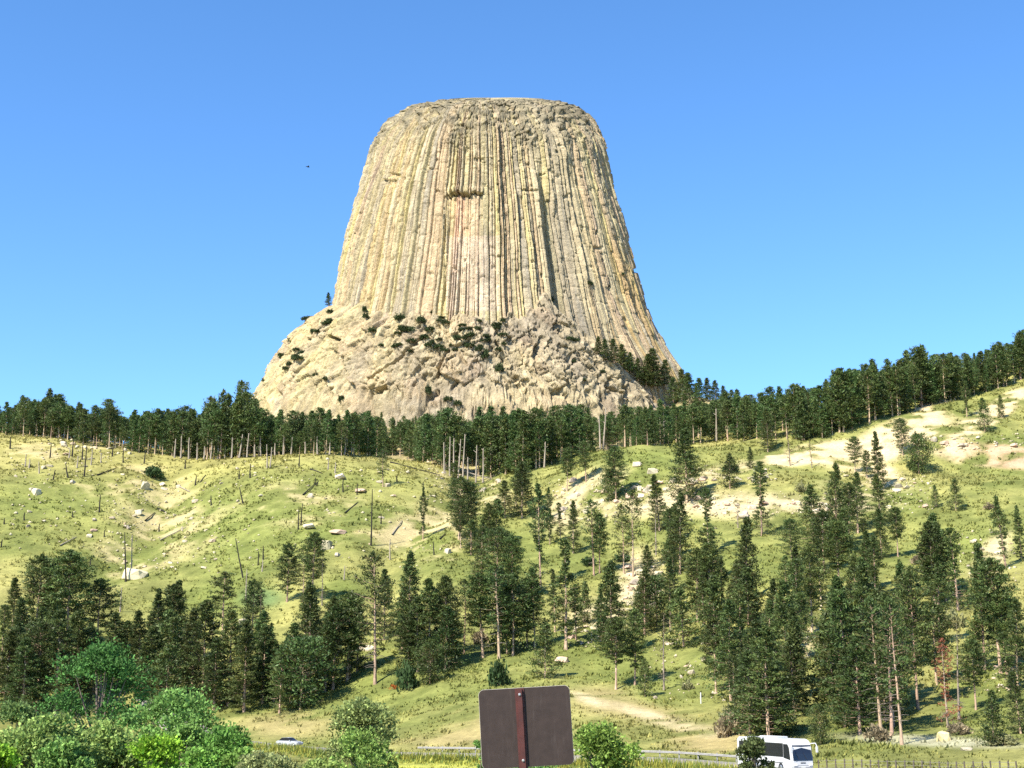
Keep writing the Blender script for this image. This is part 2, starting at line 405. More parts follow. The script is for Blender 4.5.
    c = mix(c, np.array([0.30, 0.24, 0.12]), 0.8 * sstep(560, 640, Y))              # needle litter under the forest
    v = (1 + 0.20 * n3.ravel() + 0.12 * n2.ravel())[:, None]
    return np.clip(c * v, 0.01, 0.9)
GC = ground_colour(GX.ravel(), GY.ravel(), GZ.ravel())
ground = mesh_np('ground', np.stack([GX.ravel(), GY.ravel(), GZ.ravel()], 1), quads, M_GROUND, col=GC, smooth=True)
tag(ground, 'grassy hillside with dry, green and sandy patches', 'ground', kind='structure')

# ------------------------------------------------------------------ road
ROAD = [(-75, 300), (-58, 270), (-41, 243), (-24, 222), (-10, 209), (6, 194), (18, 180), (26.5, 166), (31.5, 153), (37, 138), (46, 120), (66, 108), (90, 98)]
def smooth_path(pts, n=160):
    p = np.array(pts, float); s = np.concatenate([[0], np.cumsum(np.hypot(*np.diff(p, axis=0).T))])
    t = np.linspace(0, s[-1], n)
    return np.stack([pchip(s, p[:, 0], t), pchip(s, p[:, 1], t)], 1)
RP = smooth_path(ROAD)
RT = np.gradient(RP, axis=0); RT /= np.linalg.norm(RT, axis=1)[:, None]
RN = np.stack([-RT[:, 1], RT[:, 0]], 1)
RZ = h(RP[:, 0], RP[:, 1]); RZ = np.convolve(np.pad(RZ, 6, mode='edge'), np.ones(13) / 13, 'valid') + 0.35
def strip(name, a, b, dz, mat, skirt=None):
    A = RP + RN * a; B = RP + RN * b; n = len(RP)
    v = np.concatenate([np.c_[A, RZ + dz], np.c_[B, RZ + dz]])
    k = np.arange(n - 1)
    f = np.stack([k, k + 1, n + k + 1, n + k], 1)
    if skirt:
        A2, B2 = RP + RN * (a - 1.2 * np.sign(a - b) * -1), RP + RN * (b + 1.2 * np.sign(a - b) * -1)
        A2, B2 = RP + RN * (a + 1.5), RP + RN * (b - 1.5)
        v = np.concatenate([v, np.c_[A2, RZ - 1.6], np.c_[B2, RZ - 1.6]])
        f = np.concatenate([f, np.stack([2*n + k, 2*n + k + 1, k + 1, k], 1), np.stack([n + k, n + k + 1, 3*n + k + 1, 3*n + k], 1)])
    return mesh_np(name, v, f, mat)
M_ASPH = plain('pale_asphalt', (0.30, 0.265, 0.235), 0.9, noise=0.15, scale=0.8)
M_PAINT_W = plain('road_paint', (0.55, 0.55, 0.52), 0.7); M_PAINT_Y = plain('road_paint_yellow', (0.65, 0.45, 0.06), 0.7)
tag(strip('road', 3.6, -3.6, 0.0, M_ASPH, skirt=True), 'pale asphalt park road at the foot of the hill', 'road', kind='structure')
tag(strip('road_edge_line', 3.3, 3.18, 0.006, M_PAINT_W), kind='structure', label='white edge line of the road', cat='marking')
tag(strip('road_edge_line', -3.18, -3.3, 0.006, M_PAINT_W), kind='structure', label='white edge line of the road', cat='marking')
tag(strip('road_centre_line', 0.06, -0.06, 0.006, M_PAINT_Y), kind='structure', label='yellow centre line of the road', cat='marking')

# ------------------------------------------------------------------ rock tower
def tz(py): return TY * math.tan(PITCH + math.atan((384.0 - py) / F_PX))
def tx(px, py): z = tz(py); return (px - 512) / F_PX * (TY * CP + z * SP) - TX
SIL = [(99.5, 450, 546), (102, 430, 560), (105.5, 414, 572), (112, 402, 582), (120, 392, 590), (130, 383, 597), (145, 374, 603.5), (165, 368, 607.5), (190, 361, 612),
       (215, 353, 618.5), (240, 346, 626), (265, 340, 633), (290, 335, 641), (320, 328, 650), (340, 322, 659), (360, 316, 669), (375, 311, 679), (395, 305, 689), (412, 300, 697), (470, 285, 722)]
sz = np.array([tz(a) for a, _, _ in SIL])[::-1]
sL = np.array([-tx(b, a) for a, b, _ in SIL])[::-1]; sR = np.array([tx(c, a) for a, _, c in SIL])[::-1]
NA, NB, NZ = 1400, 70, 370
ang = np.concatenate([np.linspace(-1.86, 1.86, NA), np.linspace(1.86, 2 * math.pi - 1.86, NB + 2)[1:-1]])
zt = np.concatenate([np.linspace(tz(470), tz(418), 14)[:-1], np.linspace(tz(418), tz(108), NZ - 60), np.linspace(tz(108), sz[-1], 48)[1:]])
A, Z = np.meshgrid(ang, zt)
Lr = pchip(sz, sL, Z.ravel()).reshape(Z.shape); Rr = pchip(sz, sR, Z.ravel()).reshape(Z.shape)
sA, cA = np.sin(A), np.cos(A)
R0 = 0.5 * (Lr + Rr) + 0.5 * (Rr - Lr) * sA
DF = 0.66                                                             # the tower is narrower front to back
def rim_drop(z, y): return z * (1 - sstep(tz(225), tz(112), z) * np.clip(1 - y / TY, 0, 1))   # the summit is domed: its near rim is lower
Y00 = TY - R0 * cA * DF
XP, PYZ = proj(TX + R0 * sA, Y00, rim_drop(Z, Y00))                    # where the photograph shows each part of the rock
trng = np.random.default_rng(5)
# irregular column widths
NC = 186
w = trng.uniform(0.5, 1.6, NC); w[trng.random(NC) < 0.15] *= 1.6
edge = np.concatenate([[0], np.cumsum(w)]); edge = edge / edge[-1] * 2 * math.pi
Aw = (A + 0.006 * fbm(A * 6, Z / 60., seed=2, octs=2) * (1 + 0 * Z)) % (2 * math.pi)
ci = np.clip(np.searchsorted(edge, Aw) - 1, 0, NC - 1)
cw = (edge[ci + 1] - edge[ci]); cu = (Aw - edge[ci]) / cw
coff = trng.normal(0, 0.8, NC); cdep = trng.uniform(1.0, 3.8, NC); ctil = trng.normal(0, 1.2, NC)
colprof = cdep[ci] * (1 - np.abs(2 * cu - 1) ** 5.5) + coff[ci] + ctil[ci] * (cu - .5) - 3.8
gd = np.minimum(cu, 1 - cu) * cw * np.maximum(R0, 20)                       # metres to the joint between two columns
per_ = trng.uniform(7, 26, NC)[ci]; ph_ = trng.uniform(0, 40, NC)[ci]; seg = np.floor((Z + ph_) / per_); fr_ = (Z + ph_) / per_ - seg
sh_ = _h(seg, ci * 1.0, seg * 0, 77)
colprof += (sh_ - .5) * 1.3 - 1.0 * (fr_ * per_ < 0.9) * (sh_ > .35)                # cross joints: every drum of a column sits a little differently
colprof -= (0.7 + 0.45 * cdep[ci]) * (1 - sstep(0.25, 0.75, gd))
sd = np.abs(((cu * (1 + (ci % 3)) + 0.37 * ci + 0.02 * np.sin(Z / 9. + ci)) % 1.0) - .5) * cw * np.maximum(R0, 20) / (1 + ci % 3)
colprof -= 1.3 * (1 - sstep(0.1, 0.5, sd)) * (vnoise(ci * 7.7, Z / 38., seed=4) > -0.1)
# blocks that have broken away: every column has ledges of its own
steps = np.zeros_like(Z)
for c in range(NC):
    mcol = ci == c
    for k in range(trng.integers(2, 5)):
        zb = trng.uniform(tz(400), tz(112)); ln = trng.uniform(6, 60); am = trng.choice([-1.0, -1.4, 0.9, -2.0, -0.7])
        tilt = trng.uniform(-2, 2)
        inseg = (Z < zb + tilt * cu) & (Z > zb - ln)
        fade = np.clip((Z - (zb - ln)) / ln, 0, 1) if am < 0 else 1.0
        steps += np.where(mcol & inseg, am * fade, 0)
    for k in range(trng.integers(3, 8)):                              # small notches
        zb = trng.uniform(tz(330), tz(108)); ln = trng.uniform(1.5, 4)
        steps += np.where(mcol & (Z < zb) & (Z > zb - ln) & (np.abs(cu - trng.uniform(.2, .8)) < trng.uniform(.15, .4)), -trng.uniform(0.8, 2.2), 0)
topw = sstep(158, 110, PYZ + 14 * fbm(A * 5, Z / 30., seed=12, octs=2))       # weathered cap
basew = sstep(285, 330, PYZ)
rough = fbm(A * 26, Z / 7., seed=14, octs=4)
XX, YY_ = R0 * sA, -R0 * cA * DF
blk1, blk2, bid, blt = worley(XX / 5.0, YY_ / 5.0, Z / 6.5, seed=3)
rough3 = fbm(XX / 6., YY_ / 6., Z / 6., seed=15, octs=4)
R = R0 + (colprof + steps) * (1 - 0.85 * topw) + rough * 0.25 * (1 - topw) + topw * (1.6 * rough3 + blt * 3.0 + (bid - .5) * 4.0 - 2.6 * (1 - sstep(0.02, 0.12, blk2 - blk1)))
big = fbm(A * 3.2, Z / 160., seed=6, octs=2)
R += 3.0 * big
# corner that runs down right of the middle: the face beyond it stands back
cpx = np.interp(PYZ, [100, 200, 300, 345, 400], [538, 541, 553, 590, 650])
cor = XP - cpx
R -= 7.5 * sstep(0, 3, cor) * (1 - sstep(4, 55, cor)) * sstep(150, 235, PYZ) * (cA > 0)
# recess under the roof left of the middle
rec = (XP > 446) & (XP < 483) & (cA > 0)
rtop = 193.5 + 1.3 * vnoise(XP / 2.2, XP * 0, seed=5) + np.where(XP > 470, -2.0, 0) - np.where((XP > 451) & (XP < 460), 2.5, 0)
rc = rec & (PYZ > rtop)
R -= np.where(rc, 0.55 * (colprof * (1 - sstep(225, 300, PYZ))), 0)
R -= np.where(rc, 5.0 * (1 - sstep(205, 300, PYZ)) * (0.7 + 0.3 * sstep(483, 470, XP)), 0)
R += np.where(rec & (PYZ <= rtop) & (PYZ > 184), 2.6 * sstep(184, 188, PYZ), 0)
R -= np.where(rc & (PYZ < rtop + np.where(XP < 470, 3.2, 1.5)), 6.0, 0)
R -= np.where((np.abs(XP - 443.5) < 1.3) & (PYZ > 195) & (PYZ < 305) & (cA > 0), 3.2, 0)
for (a, b, c, d) in ((474, 484, 157, 4), (523, 540, 187, 3), (568, 574, 193, 4), (379, 395, 178, 6), (433, 438, 188, 3), (386, 400, 172, 5), (543, 549, 171, 3), (597, 606, 245, 4), (425, 431, 166, 3), (632, 638, 268, 5)):
    R -= np.where((XP > a) & (XP < b) & (PYZ > c + 0.12 * (XP - a)) & (PYZ < c + d) & (cA > 0), 3.2, 0)
# massive buttress of broken rock round the foot
ztop_px = np.interp(XP, [250, 330, 345, 380, 420, 470, 520, 545, 556, 600, 645, 660, 700], [306, 306, 307, 310, 317, 316, 308, 298, 305, 346, 392, 408, 430])
ztop_px = ztop_px + 9 * fbm(A * 16, A * 0, seed=33, octs=3) * sstep(575, 545, XP) * sstep(330, 380, XP)
ztop_px = np.where(cA > -0.25, ztop_px, 320)
def rot(a, su, sv):                                                     # jointing planes that dip: in-face coordinates turned by a degrees
    q = math.radians(a); p_ = A * 150.
    return (p_ * math.cos(q) + Z * math.sin(q)) / su, (-p_ * math.sin(q) + Z * math.cos(q)) / sv
warp = 2.5 * fbm(A * 9, Z / 20., seed=44, octs=2)
u1, v1 = rot(34, 15, 26); b1, b2, bcid, bt = worley(u1 + .1 * warp, v1, A * 0 + .5, seed=9, cheb=True)
u2, v2 = rot(24, 7.5, 11); c1, c2, ccid, ct = worley(u2 + .2 * warp, v2, A * 0 + .5, seed=19, cheb=True)
u3, v3 = rot(-30, 3.4, 4.6); d1, d2, dcid, dt = worley(u3, v3 + .2 * warp, A * 0 + .5, seed=29, cheb=True)
zt0 = Y00 * np.tan(PITCH + np.arctan((384 - ztop_px) / F_PX))
below = np.maximum(zt0 - Z, 0)
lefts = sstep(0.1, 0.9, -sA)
slope = 0.13 * (1 - lefts); flare = 40 * (1 - np.exp(-below / 40.)) * lefts
blocks = (bcid - .5) * 7 + bt * 5 + (ccid - .5) * 4.6 + ct * 3.6 + (dcid - .5) * 2.6 + dt * 2.0 - 4.0 * (1 - sstep(.0, .05, b2 - b1)) * (bcid > .3) - 4.5 * (1 - sstep(.0, .06, c2 - c1)) * (ccid > .55) + 0.8 * fbm(A * 50, Z / 5., seed=51, octs=4) - 5.0 * sstep(.62, .74, fbm(u3 * .55, v3 * .35, seed=57, octs=2)) - 4.0 * sstep(.5, .62, fbm(u2 * 1.6, v2 * .45, seed=58, octs=2))
upper = np.exp(-below / 40.)
Ra = R0 + np.where(below > 0, 1.5 + 3.5 * sstep(0, 14, below) + slope * below + flare + blocks * (0.72 + 0.3 * upper) * (1 - 0.35 * lefts) * sstep(-2, 8, below), -1000)
# long diagonal cracks in the buttress
for (x0, y0, x1, y1, wd) in ((384, 398, 398, 390, 1.5), (382, 385, 420, 345, 0.9), (440, 378, 450, 352, 1.2), (546, 394, 560, 399, 1.6), (432, 402, 440, 396, 1.6), (600, 388, 622, 396, 1.0), (352, 340, 360, 344, 1.4)):
    t = np.clip(((XP - x0) * (x1 - x0) + (PYZ - y0) * (y1 - y0)) / ((x1 - x0) ** 2 + (y1 - y0) ** 2), 0, 1)
    dd = np.hypot(XP - x0 - t * (x1 - x0), PYZ - y0 - t * (y1 - y0))
    Ra -= 12.0 * (1 - sstep(wd * .8, wd * 1.5, dd)) * (cA > 0)
apron = Ra > R
R = np.maximum(R, Ra)
R = np.where(Z > tz(105), np.minimum(R, R0 + 1.2 * rough3), R)
VX = TX + R * sA; VY = TY - R * cA * DF; VZ = rim_drop(Z, Y00) + 1.2 * topw * rough3
# colours of the rock: yellow lichen, grey, pink where fresh, dark weathered cap
colr = trng.random(NC); colr2 = trng.random(NC)
cr, cr2 = colr[ci], colr2[ci]
yellow = np.array([0.66, 0.54, 0.24]); buff = np.array([0.64, 0.52, 0.32]); grey = np.array([0.40, 0.345, 0.26]); pink = np.array([0.62, 0.36, 0.215]); orange = np.array([0.60, 0.37, 0.13])
vst = fbm(A * 70, Z / 55., seed=61, octs=3); vs2 = fbm(A * 24, Z / 90., seed=65, octs=3)
def mixc(c, col, w): w = np.clip(w, 0, 1)[..., None]; return c * (1 - w) + col * w
c = np.broadcast_to(buff, Z.shape + (3,)).copy()
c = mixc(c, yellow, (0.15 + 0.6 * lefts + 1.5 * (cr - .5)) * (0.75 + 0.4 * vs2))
c = mixc(c, grey, 0.55 * (cr2 > 0.62) * (0.65 + 0.4 * vst) + 0.35 * np.clip(vst, 0, 1))
c = mixc(c, pink, 0.28 * (colr[(ci + 3) % NC] > 0.72))
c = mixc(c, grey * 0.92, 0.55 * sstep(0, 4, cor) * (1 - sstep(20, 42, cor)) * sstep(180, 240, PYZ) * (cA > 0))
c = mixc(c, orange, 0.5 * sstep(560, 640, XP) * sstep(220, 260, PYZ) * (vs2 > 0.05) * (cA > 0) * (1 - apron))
rp = np.where(rc, np.exp(-((XP - 461) / 13.) ** 2) * (1 - sstep(235, 300, PYZ)), 0)
c = mixc(c, np.array([0.80, 0.50, 0.32]), 0.85 * rp * (0.7 + 0.5 * vst))
c = mixc(c, np.array([0.76, 0.60, 0.44]), 0.6 * ((XP > 445) & (XP < 500) & (PYZ > 235) & (PYZ < 310) & (cA > 0)))
c = mixc(c, np.array([0.27, 0.23, 0.15]), topw * (0.75 + 0.6 * rough3))
ac = mixc(np.broadcast_to(np.array([0.60, 0.485, 0.285]), Z.shape + (3,)).copy(), np.array([0.42, 0.345, 0.24]), 0.45 + 0.6 * fbm(A * 9, Z / 30., seed=81, octs=3))
ac = mixc(ac, yellow * 1.05, 0.6 * lefts * (0.6 + 0.6 * vs2)); ac = mixc(ac, pink, 0.12 * (bcid > 0.8)); ac = ac * (0.8 + 0.25 * ccid + 0.2 * dcid)[..., None]
c = c * (0.9 + 0.2 * sh_)[..., None]
c = np.where(apron[..., None], ac, c)
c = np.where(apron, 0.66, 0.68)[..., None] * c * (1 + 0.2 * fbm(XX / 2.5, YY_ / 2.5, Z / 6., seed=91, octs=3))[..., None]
nzr, nar = Z.shape
tid = np.arange(nzr * nar).reshape(nzr, nar); nxt = np.roll(tid, -1, 1)
tq = np.stack([tid[:-1], nxt[:-1], nxt[1:], tid[1:]], -1).reshape(-1, 4)
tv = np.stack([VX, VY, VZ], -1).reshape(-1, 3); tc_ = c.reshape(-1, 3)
# nearly flat summit
capr = []; n0 = len(tv); ctr = tv[-nar:].mean(0)
prev = tid[-1]
for s, up in ((0.7, 1.2), (0.4, 2.0), (0.15, 2.4)):
    ring = ctr[None] + (tv[tid[-1]] - ctr[None]) * s; ring[:, 2] = tv[tid[-1]][:, 2] * s + ctr[2] * (1 - s) + up
    ids = np.arange(len(tv), len(tv) + nar); tv = np.concatenate([tv, ring]); tc_ = np.concatenate([tc_, np.tile([[0.32, 0.27, 0.16]], (nar, 1))])
    capr.append(np.stack([prev, np.roll(prev, -1), np.roll(ids, -1), ids], 1)); prev = ids
tv = np.concatenate([tv, ctr[None] + np.array([[0, 0, 2.5]])]); tc_ = np.concatenate([tc_, [[0.46, 0.38, 0.24]]])
captri = np.stack([prev, np.roll(prev, -1), np.full(nar, len(tv) - 1)], 1)
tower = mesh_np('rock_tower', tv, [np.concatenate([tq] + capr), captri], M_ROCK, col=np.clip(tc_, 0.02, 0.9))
tag(tower, 'huge flat-topped tower of ribbed rock columns above the forest', 'rock tower')

def tower_at(px, py):
    """front surface point of the tower seen at a pixel"""
    z = tz(py) * 0.93; best = None
    m = cA > -0.15
    PXg, PYg = proj(VX, VY, VZ)
    d = (PXg - px) ** 2 + (PYg - py) ** 2 + np.where(m, 0, 1e6)
    k = np.unravel_index(np.argmin(d), d.shape)
    return VX[k], VY[k], VZ[k]

# ------------------------------------------------------------------ pines
def sprays(rng, cen, dirs, length, width, per, spread, flat=0.75):
    """tufts of needle sprays: per blades round each centre, pointing roughly along dirs"""
    n = len(cen); N = n * per
    c = np.repeat(cen, per, 0) + rng.normal(0, 1, (N, 3)) * np.repeat(np.broadcast_to(spread, (n,)), per)[:, None] * np.array([1, 1, flat])
    d = np.repeat(dirs, per, 0) * 0.8 + rng.normal(0, 0.62, (N, 3)) + np.array([0, 0, 0.25])
    d /= np.linalg.norm(d, axis=1)[:, None] + 1e-9
    s = np.cross(d, rng.normal(0, 1, (N, 3))); s /= np.linalg.norm(s, axis=1)[:, None] + 1e-9
    L = np.repeat(np.broadcast_to(length, (n,)), per)[:, None] * rng.uniform(0.6, 1.3, (N, 1)); Wd = width / length * L if not hasattr(width, '__len__') else width
    v = np.stack([c - d * L * .5 - s * Wd * .25, c + s * Wd * 0.5, c + d * L * .5, c - s * Wd * 0.5], 1).reshape(-1, 3)
    f = np.arange(4 * N).reshape(-1, 4)
    return v, f, N

def tube_np(pts, rad, n=6):
    pts = np.asarray(pts, float); rad = np.asarray(rad, float)
    d = np.gradient(pts, axis=0); d /= np.linalg.norm(d, axis=1)[:, None] + 1e-9
    up = np.where(np.abs(d[:, 2:3]) < .9, np.array([[0, 0, 1.]]), np.array([[1., 0, 0]]))
    a = np.cross(d, up); a /= np.linalg.norm(a, axis=1)[:, None] + 1e-9; b = np.cross(d, a)
    t = np.arange(n) * 2 * math.pi / n
    v = pts[:, None] + rad[:, None, None] * (np.cos(t)[None, :, None] * a[:, None] + np.sin(t)[None, :, None] * b[:, None])
    k = len(pts); i = np.arange(k * n).reshape(k, n); j = np.roll(i, -1, 1)
    f = np.stack([i[:-1], j[:-1], j[1:], i[1:]], -1).reshape(-1, 4)
    return v.reshape(-1, 3), f

class Acc:
    def __init__(s): s.v = []; s.f = []; s.c = []; s.n = 0
    def add(s, v, f, c):
        s.v.append(v); s.f.append(np.asarray(f) + s.n); s.n += len(v)
        s.c.append(np.broadcast_to(c, (len(v), 3)))
    def mesh(s, name, mat, smooth=False):
        return mesh_np(name, np.concatenate(s.v), np.concatenate(s.f), mat, col=np.concatenate(s.c), smooth=smooth, link=False)

def pine_meshes(seed, start=0.25, wid=0.17, nbr=70, clump=4, per=9, shape='cone', leaf=0.5, lean=0.0, bare=0, H=20.0, gap=0.15,
                green=(0.062, 0.090, 0.026), bark=(0.40, 0.28, 0.19), droop=0.1):
    """a pine 20 m high: tapered trunk with limbs, and a crown of needle tufts on whorled branches"""
    r = np.random.default_rng(seed)
    T = Acc(); C = Acc()
    hz = np.linspace(0, H * 0.985, 12)
    bx = lean * hz + 0.25 * np.cumsum(r.normal(0, 0.35, 12)) * hz / H; by = 0.25 * np.cumsum(r.normal(0, 0.35, 12)) * hz / H
    r0 = H * 0.0135
    rad = r0 * (1 - 0.93 * (hz / H) ** 1.1); rad[0] *= 1.35
    v, f = tube_np(np.c_[bx, by, hz], rad, 7)
    vb = np.array(bark) * (1 + 0.2 * r.normal(0, 1, (len(v), 1)).clip(-1.5, 1.5)); T.add(v, f, vb)
    def trunk_at(z): return np.array([np.interp(z, hz, bx), np.interp(z, hz, by), z])
    cen, dirs, spr = [], [], []
    sect = r.uniform(0, 2 * math.pi); 
    for k in range(nbr):
        t = (k + r.uniform(0, 1)) / nbr; t = t ** 0.9
        z = H * (start + (0.985 - start) * t)
        if r.random() < gap * (1 - t): continue
        if shape == 'cone': prof = (1 - t) ** 0.75 * (0.35 + 0.65 * min(1, t * 5 + .35)) + 0.05
        elif shape == 'round': prof = math.sqrt(max(0, 1 - (2 * t - 0.92) ** 2)) * 0.92 + 0.07
        else: prof = (0.55 + 0.45 * math.sin(t * 9 + seed)) * (1 - t) ** 0.5 + 0.08      # ragged
        ln = H * wid * prof * r.uniform(0.6, 1.2)
        a = k * 2.4 + r.normal(0, .5); up = r.uniform(-0.12, 0.2) + 0.55 * t - droop * (1 - t)
        d = np.array([math.cos(a), math.sin(a), up]); d /= np.linalg.norm(d)
        p0 = trunk_at(z)
        if ln > 0.6:
            q = np.stack([p0, p0 + d * ln * .5 + [0, 0, -0.03 * ln], p0 + d * ln * .92 + [0, 0, 0.03 * ln]])
            v, f = tube_np(q, np.array([0.055, 0.035, 0.012]) * (0.5 + ln * .22), 4); T.add(v, f, np.array(bark) * 0.6)
        m = max(1, int(round(clump * (0.35 + 0.65 * min(1.2, ln / (H * wid))))))
        for j in range(m):
            u = 1 - (j / max(m, 1)) * 0.72 if m > 1 else 0.85
            side = np.cross(d, [0, 0, 1.]) * r.normal(0, 0.16 * ln)
            cen.append(p0 + d * ln * u * r.uniform(.92, 1.05) + side + [0, 0, r.normal(0.06, .12) * ln * .4])
            dirs.append(d + side * 0.3); spr.append((0.17 + 0.055 * ln) * leaf / 0.5)
    for k in range(bare):                                       # dead lower limbs
        z = H * r.uniform(0.12, start + 0.1); a = r.uniform(0, 6.28); ln = H * wid * r.uniform(.25, .7); p0 = trunk_at(z)
        d = np.array([math.cos(a), math.sin(a), r.uniform(-.25, .15)])
        v, f = tube_np(np.stack([p0, p0 + d * ln * .6, p0 + d * ln + [0, 0, -.1 * ln]]), [0.05, 0.03, 0.012], 4); T.add(v, f, np.array([0.2, 0.17, 0.14]))
    top = trunk_at(H * .985)
    cen += [top, top + [0, 0, .15]]; dirs += [np.array([0, 0, 1.])] * 2; spr += [0.15, 0.1]
    cen = np.array(cen); dirs = np.array(dirs); spr = np.array(spr)
    v, f, N = sprays(r, cen, dirs, leaf, leaf * 0.36, per, spr, flat=0.5)
    g = np.array(green) * np.repeat(np.repeat(r.uniform(.55, 1.5, (len(cen), 1)), per, 0) * r.uniform(.75, 1.3, (N, 1)), 4, 0)
    g = g * np.array([1, 1, 1]) + np.repeat(np.repeat((r.random((len(cen), 1)) < 0.12) * np.array([[0.03, 0.012, 0.0]]), per, 0), 4, 0)
    C.add(v, f, g)
    return T.mesh('trunk', M_BARK, True), C.mesh('crown', M_NEEDLE)

PROTO = {}
def protos(kind, n, **kw):
    PROTO[kind] = []
    for i in range(n):                       # every tree of a kind has its own build: slimmer or broader, fuller or thinner, some leaning
        q = np.random.default_rng(500 + i * 7 + hash_name(kind)); k2 = dict(kw)
        k2['wid'] = kw['wid'] * q.uniform(.8, 1.17); k2['start'] = min(.62, kw['start'] * q.uniform(.4, 1.3)); k2['gap'] = kw.get('gap', .15) + q.uniform(-.1, .12)
        k2['lean'] = q.normal(0, .015); k2['green'] = tuple(np.array(kw.get('green', (0.062, 0.090, 0.026))) * q.uniform(.85, 1.15) * np.array([q.uniform(.9, 1.12), 1, 1]))
        PROTO[kind].append(pine_meshes(1000 + hash_name(kind) + 17 * i, **k2))
def hash_name(s): return sum((i + 3) * ord(ch) for i, ch in enumerate(s)) % 997
protos('full', 9, start=0.08, wid=0.23, nbr=120, clump=8, per=14, shape='cone', leaf=0.50)
protos('tall', 7, start=0.27, wid=0.205, nbr=100, clump=7, per=14, shape='round', leaf=0.52, bare=8)
protos('ragged', 8, start=0.16, wid=0.22, nbr=92, clump=7, per=14, shape='ragged', leaf=0.52, bare=10, gap=0.3)
protos('bare', 4, start=0.48, wid=0.17, nbr=54, clump=5, per=12, shape='round', leaf=0.55, bare=14)
protos('sparse', 3, start=0.20, wid=0.16, nbr=50, clump=3, per=8, shape='ragged', leaf=0.55, bare=30, gap=0.35, green=(0.10, 0.095, 0.04), bark=(0.26, 0.21, 0.16))
protos('young', 3, start=0.04, wid=0.30, nbr=76, clump=5, per=11, shape='cone', leaf=1.0, H=20)
protos('bushy', 3, start=0.03, wid=0.45, nbr=80, clump=5, per=13, shape='round', leaf=1.2, H=20)
protos('dead', 1, start=0.15, wid=0.18, nbr=60, clump=4, per=8, shape='ragged', leaf=0.6, bare=30, green=(0.26, 0.115, 0.06), bark=(0.30, 0.22, 0.16))
protos('ridge', 6, start=0.40, wid=0.20, nbr=56, clump=6, per=10, shape='round', leaf=0.85, bare=5)
protos('ridgefull', 5, start=0.10, wid=0.225, nbr=76, clump=6, per=10, shape='cone', leaf=0.85)

KIND_WORDS = {'full': 'dense dark pine', 'tall': 'round-crowned dark pine', 'ragged': 'ragged dark pine', 'bare': 'bare-trunked high-crowned pine',
              'sparse': 'thin brownish pine', 'young': 'small conical pine', 'bushy': 'low bushy pine', 'dead': 'rust-coloured dying pine'}
ORD = ['leftmost', 'second from left', 'third from left', 'fourth from left', 'fifth from left', 'sixth from left', 'seventh from left', 'eighth from left',
       'ninth from left', 'tenth from left', 'eleventh from left', 'twelfth from left', 'thirteenth from left', 'fourteenth from left', 'fifteenth from left', 'sixteenth from left',
       'seventeenth from left', 'eighteenth from left', 'nineteenth from left', 'twentieth from left'] + [w + ' from left' for w in ('twenty-first', 'twenty-second', 'twenty-third', 'twenty-fourth', 'twenty-fifth', 'twenty-sixth', 'twenty-seventh', 'twenty-eighth', 'twenty-ninth', 'thirtieth', 'thirty-first', 'thirty-second')]
prng = np.random.default_rng(77)
def put_pine(kind, p, H, label, group, wide=1.0, cat='pine tree', name='pine_tree'):
    tm, cm = PROTO[kind][prng.integers(len(PROTO[kind]))]
    o = thing(name, label, cat, (p[0], p[1], p[2] - 0.15), prng.uniform(0, 6.28), group)
    s = H / 20.0; o.scale = (s * wide, s * wide, s)
    o.rotation_euler = (prng.normal(0, .018), prng.normal(0, .018), prng.uniform(0, 6.28))
    obj_of('trunk', tm, o); obj_of('crown', cm, o)
    return o

